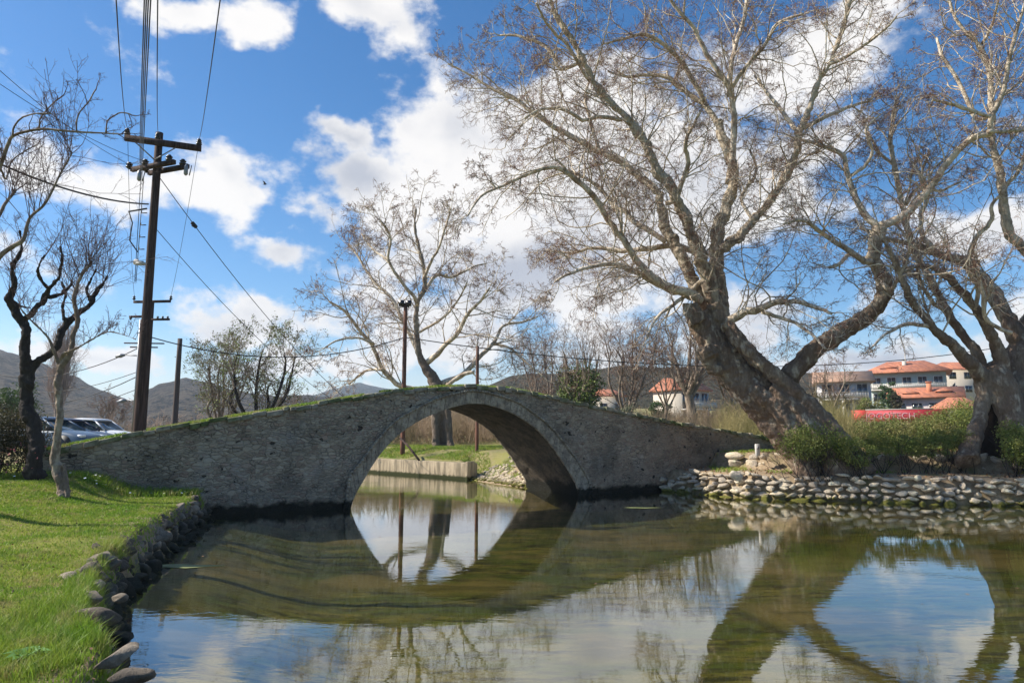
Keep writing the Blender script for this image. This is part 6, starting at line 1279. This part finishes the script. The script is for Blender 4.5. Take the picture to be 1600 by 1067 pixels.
shrub('shrub', 'darker shrub pressed against the right side of the leaning trunk', 'shrub', 1310, 1362, 682, 728, 23.6, 1.1, 4000, .08, rgh, M_sh, 18, GH, .36)
for k, (a, b__, yt, lb_) in enumerate(((1362, 1398, 678, 'leggy thin shrub, first right of the leaning trunk'), (1398, 1428, 680, 'leggy thin shrub, second right of the leaning trunk'), (1428, 1462, 676, 'leggy thin shrub below the red hoarding lettering'), (1462, 1492, 674, 'leggy thin shrub, fourth right of the leaning trunk'), (1492, 1522, 672, 'leggy thin shrub touching the left foot of the hollow trunk'))):
    shrub('shrub', lb_, 'shrub', a - 2, b__ + 2, yt, 722, 24.4, .8, 2400, .08, rgh, M_sh, 8, GH, .45)
shrub('shrub', 'green shrub in front of the hollow plane tree at the right edge', 'shrub', 1575, 1640, 665, 730, 22.6, 1.2, 9000, .085, rgh, M_sh, 24, GH, .2)
for k, (a, b__, yt, yb, Y, lb_) in enumerate(((1325, 1385, 660, 690, 44, 'brownish hedge bush below the bright red end of the hoarding'), (1375, 1440, 655, 690, 43, 'hedge bush below the pale lettering of the hoarding'), (1430, 1490, 650, 690, 42, 'green hedge bush below the right end of the hoarding'), (1478, 1540, 632, 690, 41, 'tall rounded green hedge bush left of the hollow trunk'), (1530, 1600, 650, 690, 41, 'hedge bush half hidden behind the hollow trunk'), (1590, 1680, 645, 690, 40, 'hedge bush at the right edge behind the hollow trunk'))):
    shrub('hedge_bush', lb_, 'hedge', a - 6, b__ + 6, yt, yb, Y, 3.0, 9000, .12, rgh, M_hg if k != 3 else M_sh, 16, 'hedge bushes in front of the hoarding', .0, .5)
shrub('shrub', 'dark reddish shrub with a few pink blossoms at the left edge behind the lawn', 'shrub', -60, 44, 642, 735, 16.9, 1.8, 15000, .07, rgh, M_dk, 30, None, .05)
c = at(28, 715, 16.2); o = leaves('blossom', np.array([c[:]]) + rgh.normal(0, 1, (60, 3)) * [.32, .2, .16], .02, .06, rgh, M_flo, None); tag(o, 'pink blossoms low on the dark shrub', 'flowers', None, 'stuff')
shrub('conifer', 'small green conifer above the dark shrub at the left edge', 'tree', -5, 48, 596, 690, 36, 1.6, 9000, .14, rgh, M_con, 10, None, .0, .5)
shrub('shrub', 'round dark green bush left of the pale orange-roofed house', 'shrub', 1020, 1050, 625, 668, 66, 2.2, 3500, .2, rgh, M_con, 12, None, 0)
shrub('shrub', 'grey-green bush behind the coping just left of the round dark green bush', 'shrub', 970, 1005, 635, 668, 52, 2, 3000, .14, rgh, leafmat('silver_leaf', (.2, .22, .13), (.26, .27, .17)), 8, None, 0)
shrub('garden_tree', 'dense green garden tree between the grey house and the pinkish house', 'tree', 1380, 1402, 602, 650, 92, 2.5, 3500, .3, rgh, M_con, 6, None, .05)
shrub('garden_tree', 'dark purple-brown garden tree against the wall of the pinkish house', 'tree', 1397, 1412, 612, 650, 90, 1.5, 1800, .3, rgh, M_dk, 6, None, .05)
shrub('garden_tree', 'olive coloured garden bush in front of the grey house porch', 'tree', 1345, 1382, 625, 655, 86, 2.5, 3500, .3, rgh, M_hg, 6, None, .0)

# ------------------------------------------------------------------ haze: the valley air
hz_m = bpy.data.materials.new('air'); hz_m.use_nodes = True; t = hz_m.node_tree; t.nodes.clear(); o_ = N(t, 'ShaderNodeOutputMaterial'); pv = N(t, 'ShaderNodeVolumePrincipled')
pv.inputs['Color'].default_value = (0.72, 0.84, 1.0, 1); pv.inputs['Density'].default_value = 0.00028; pv.inputs['Anisotropy'].default_value = 0.2; t.links.new(pv.outputs[0], o_.inputs['Volume'])
m_ = MB(); m_.box((0, 700, 60), (6400, 3600, 124)); tag(m_.build('haze', hz_m), kind='stuff')
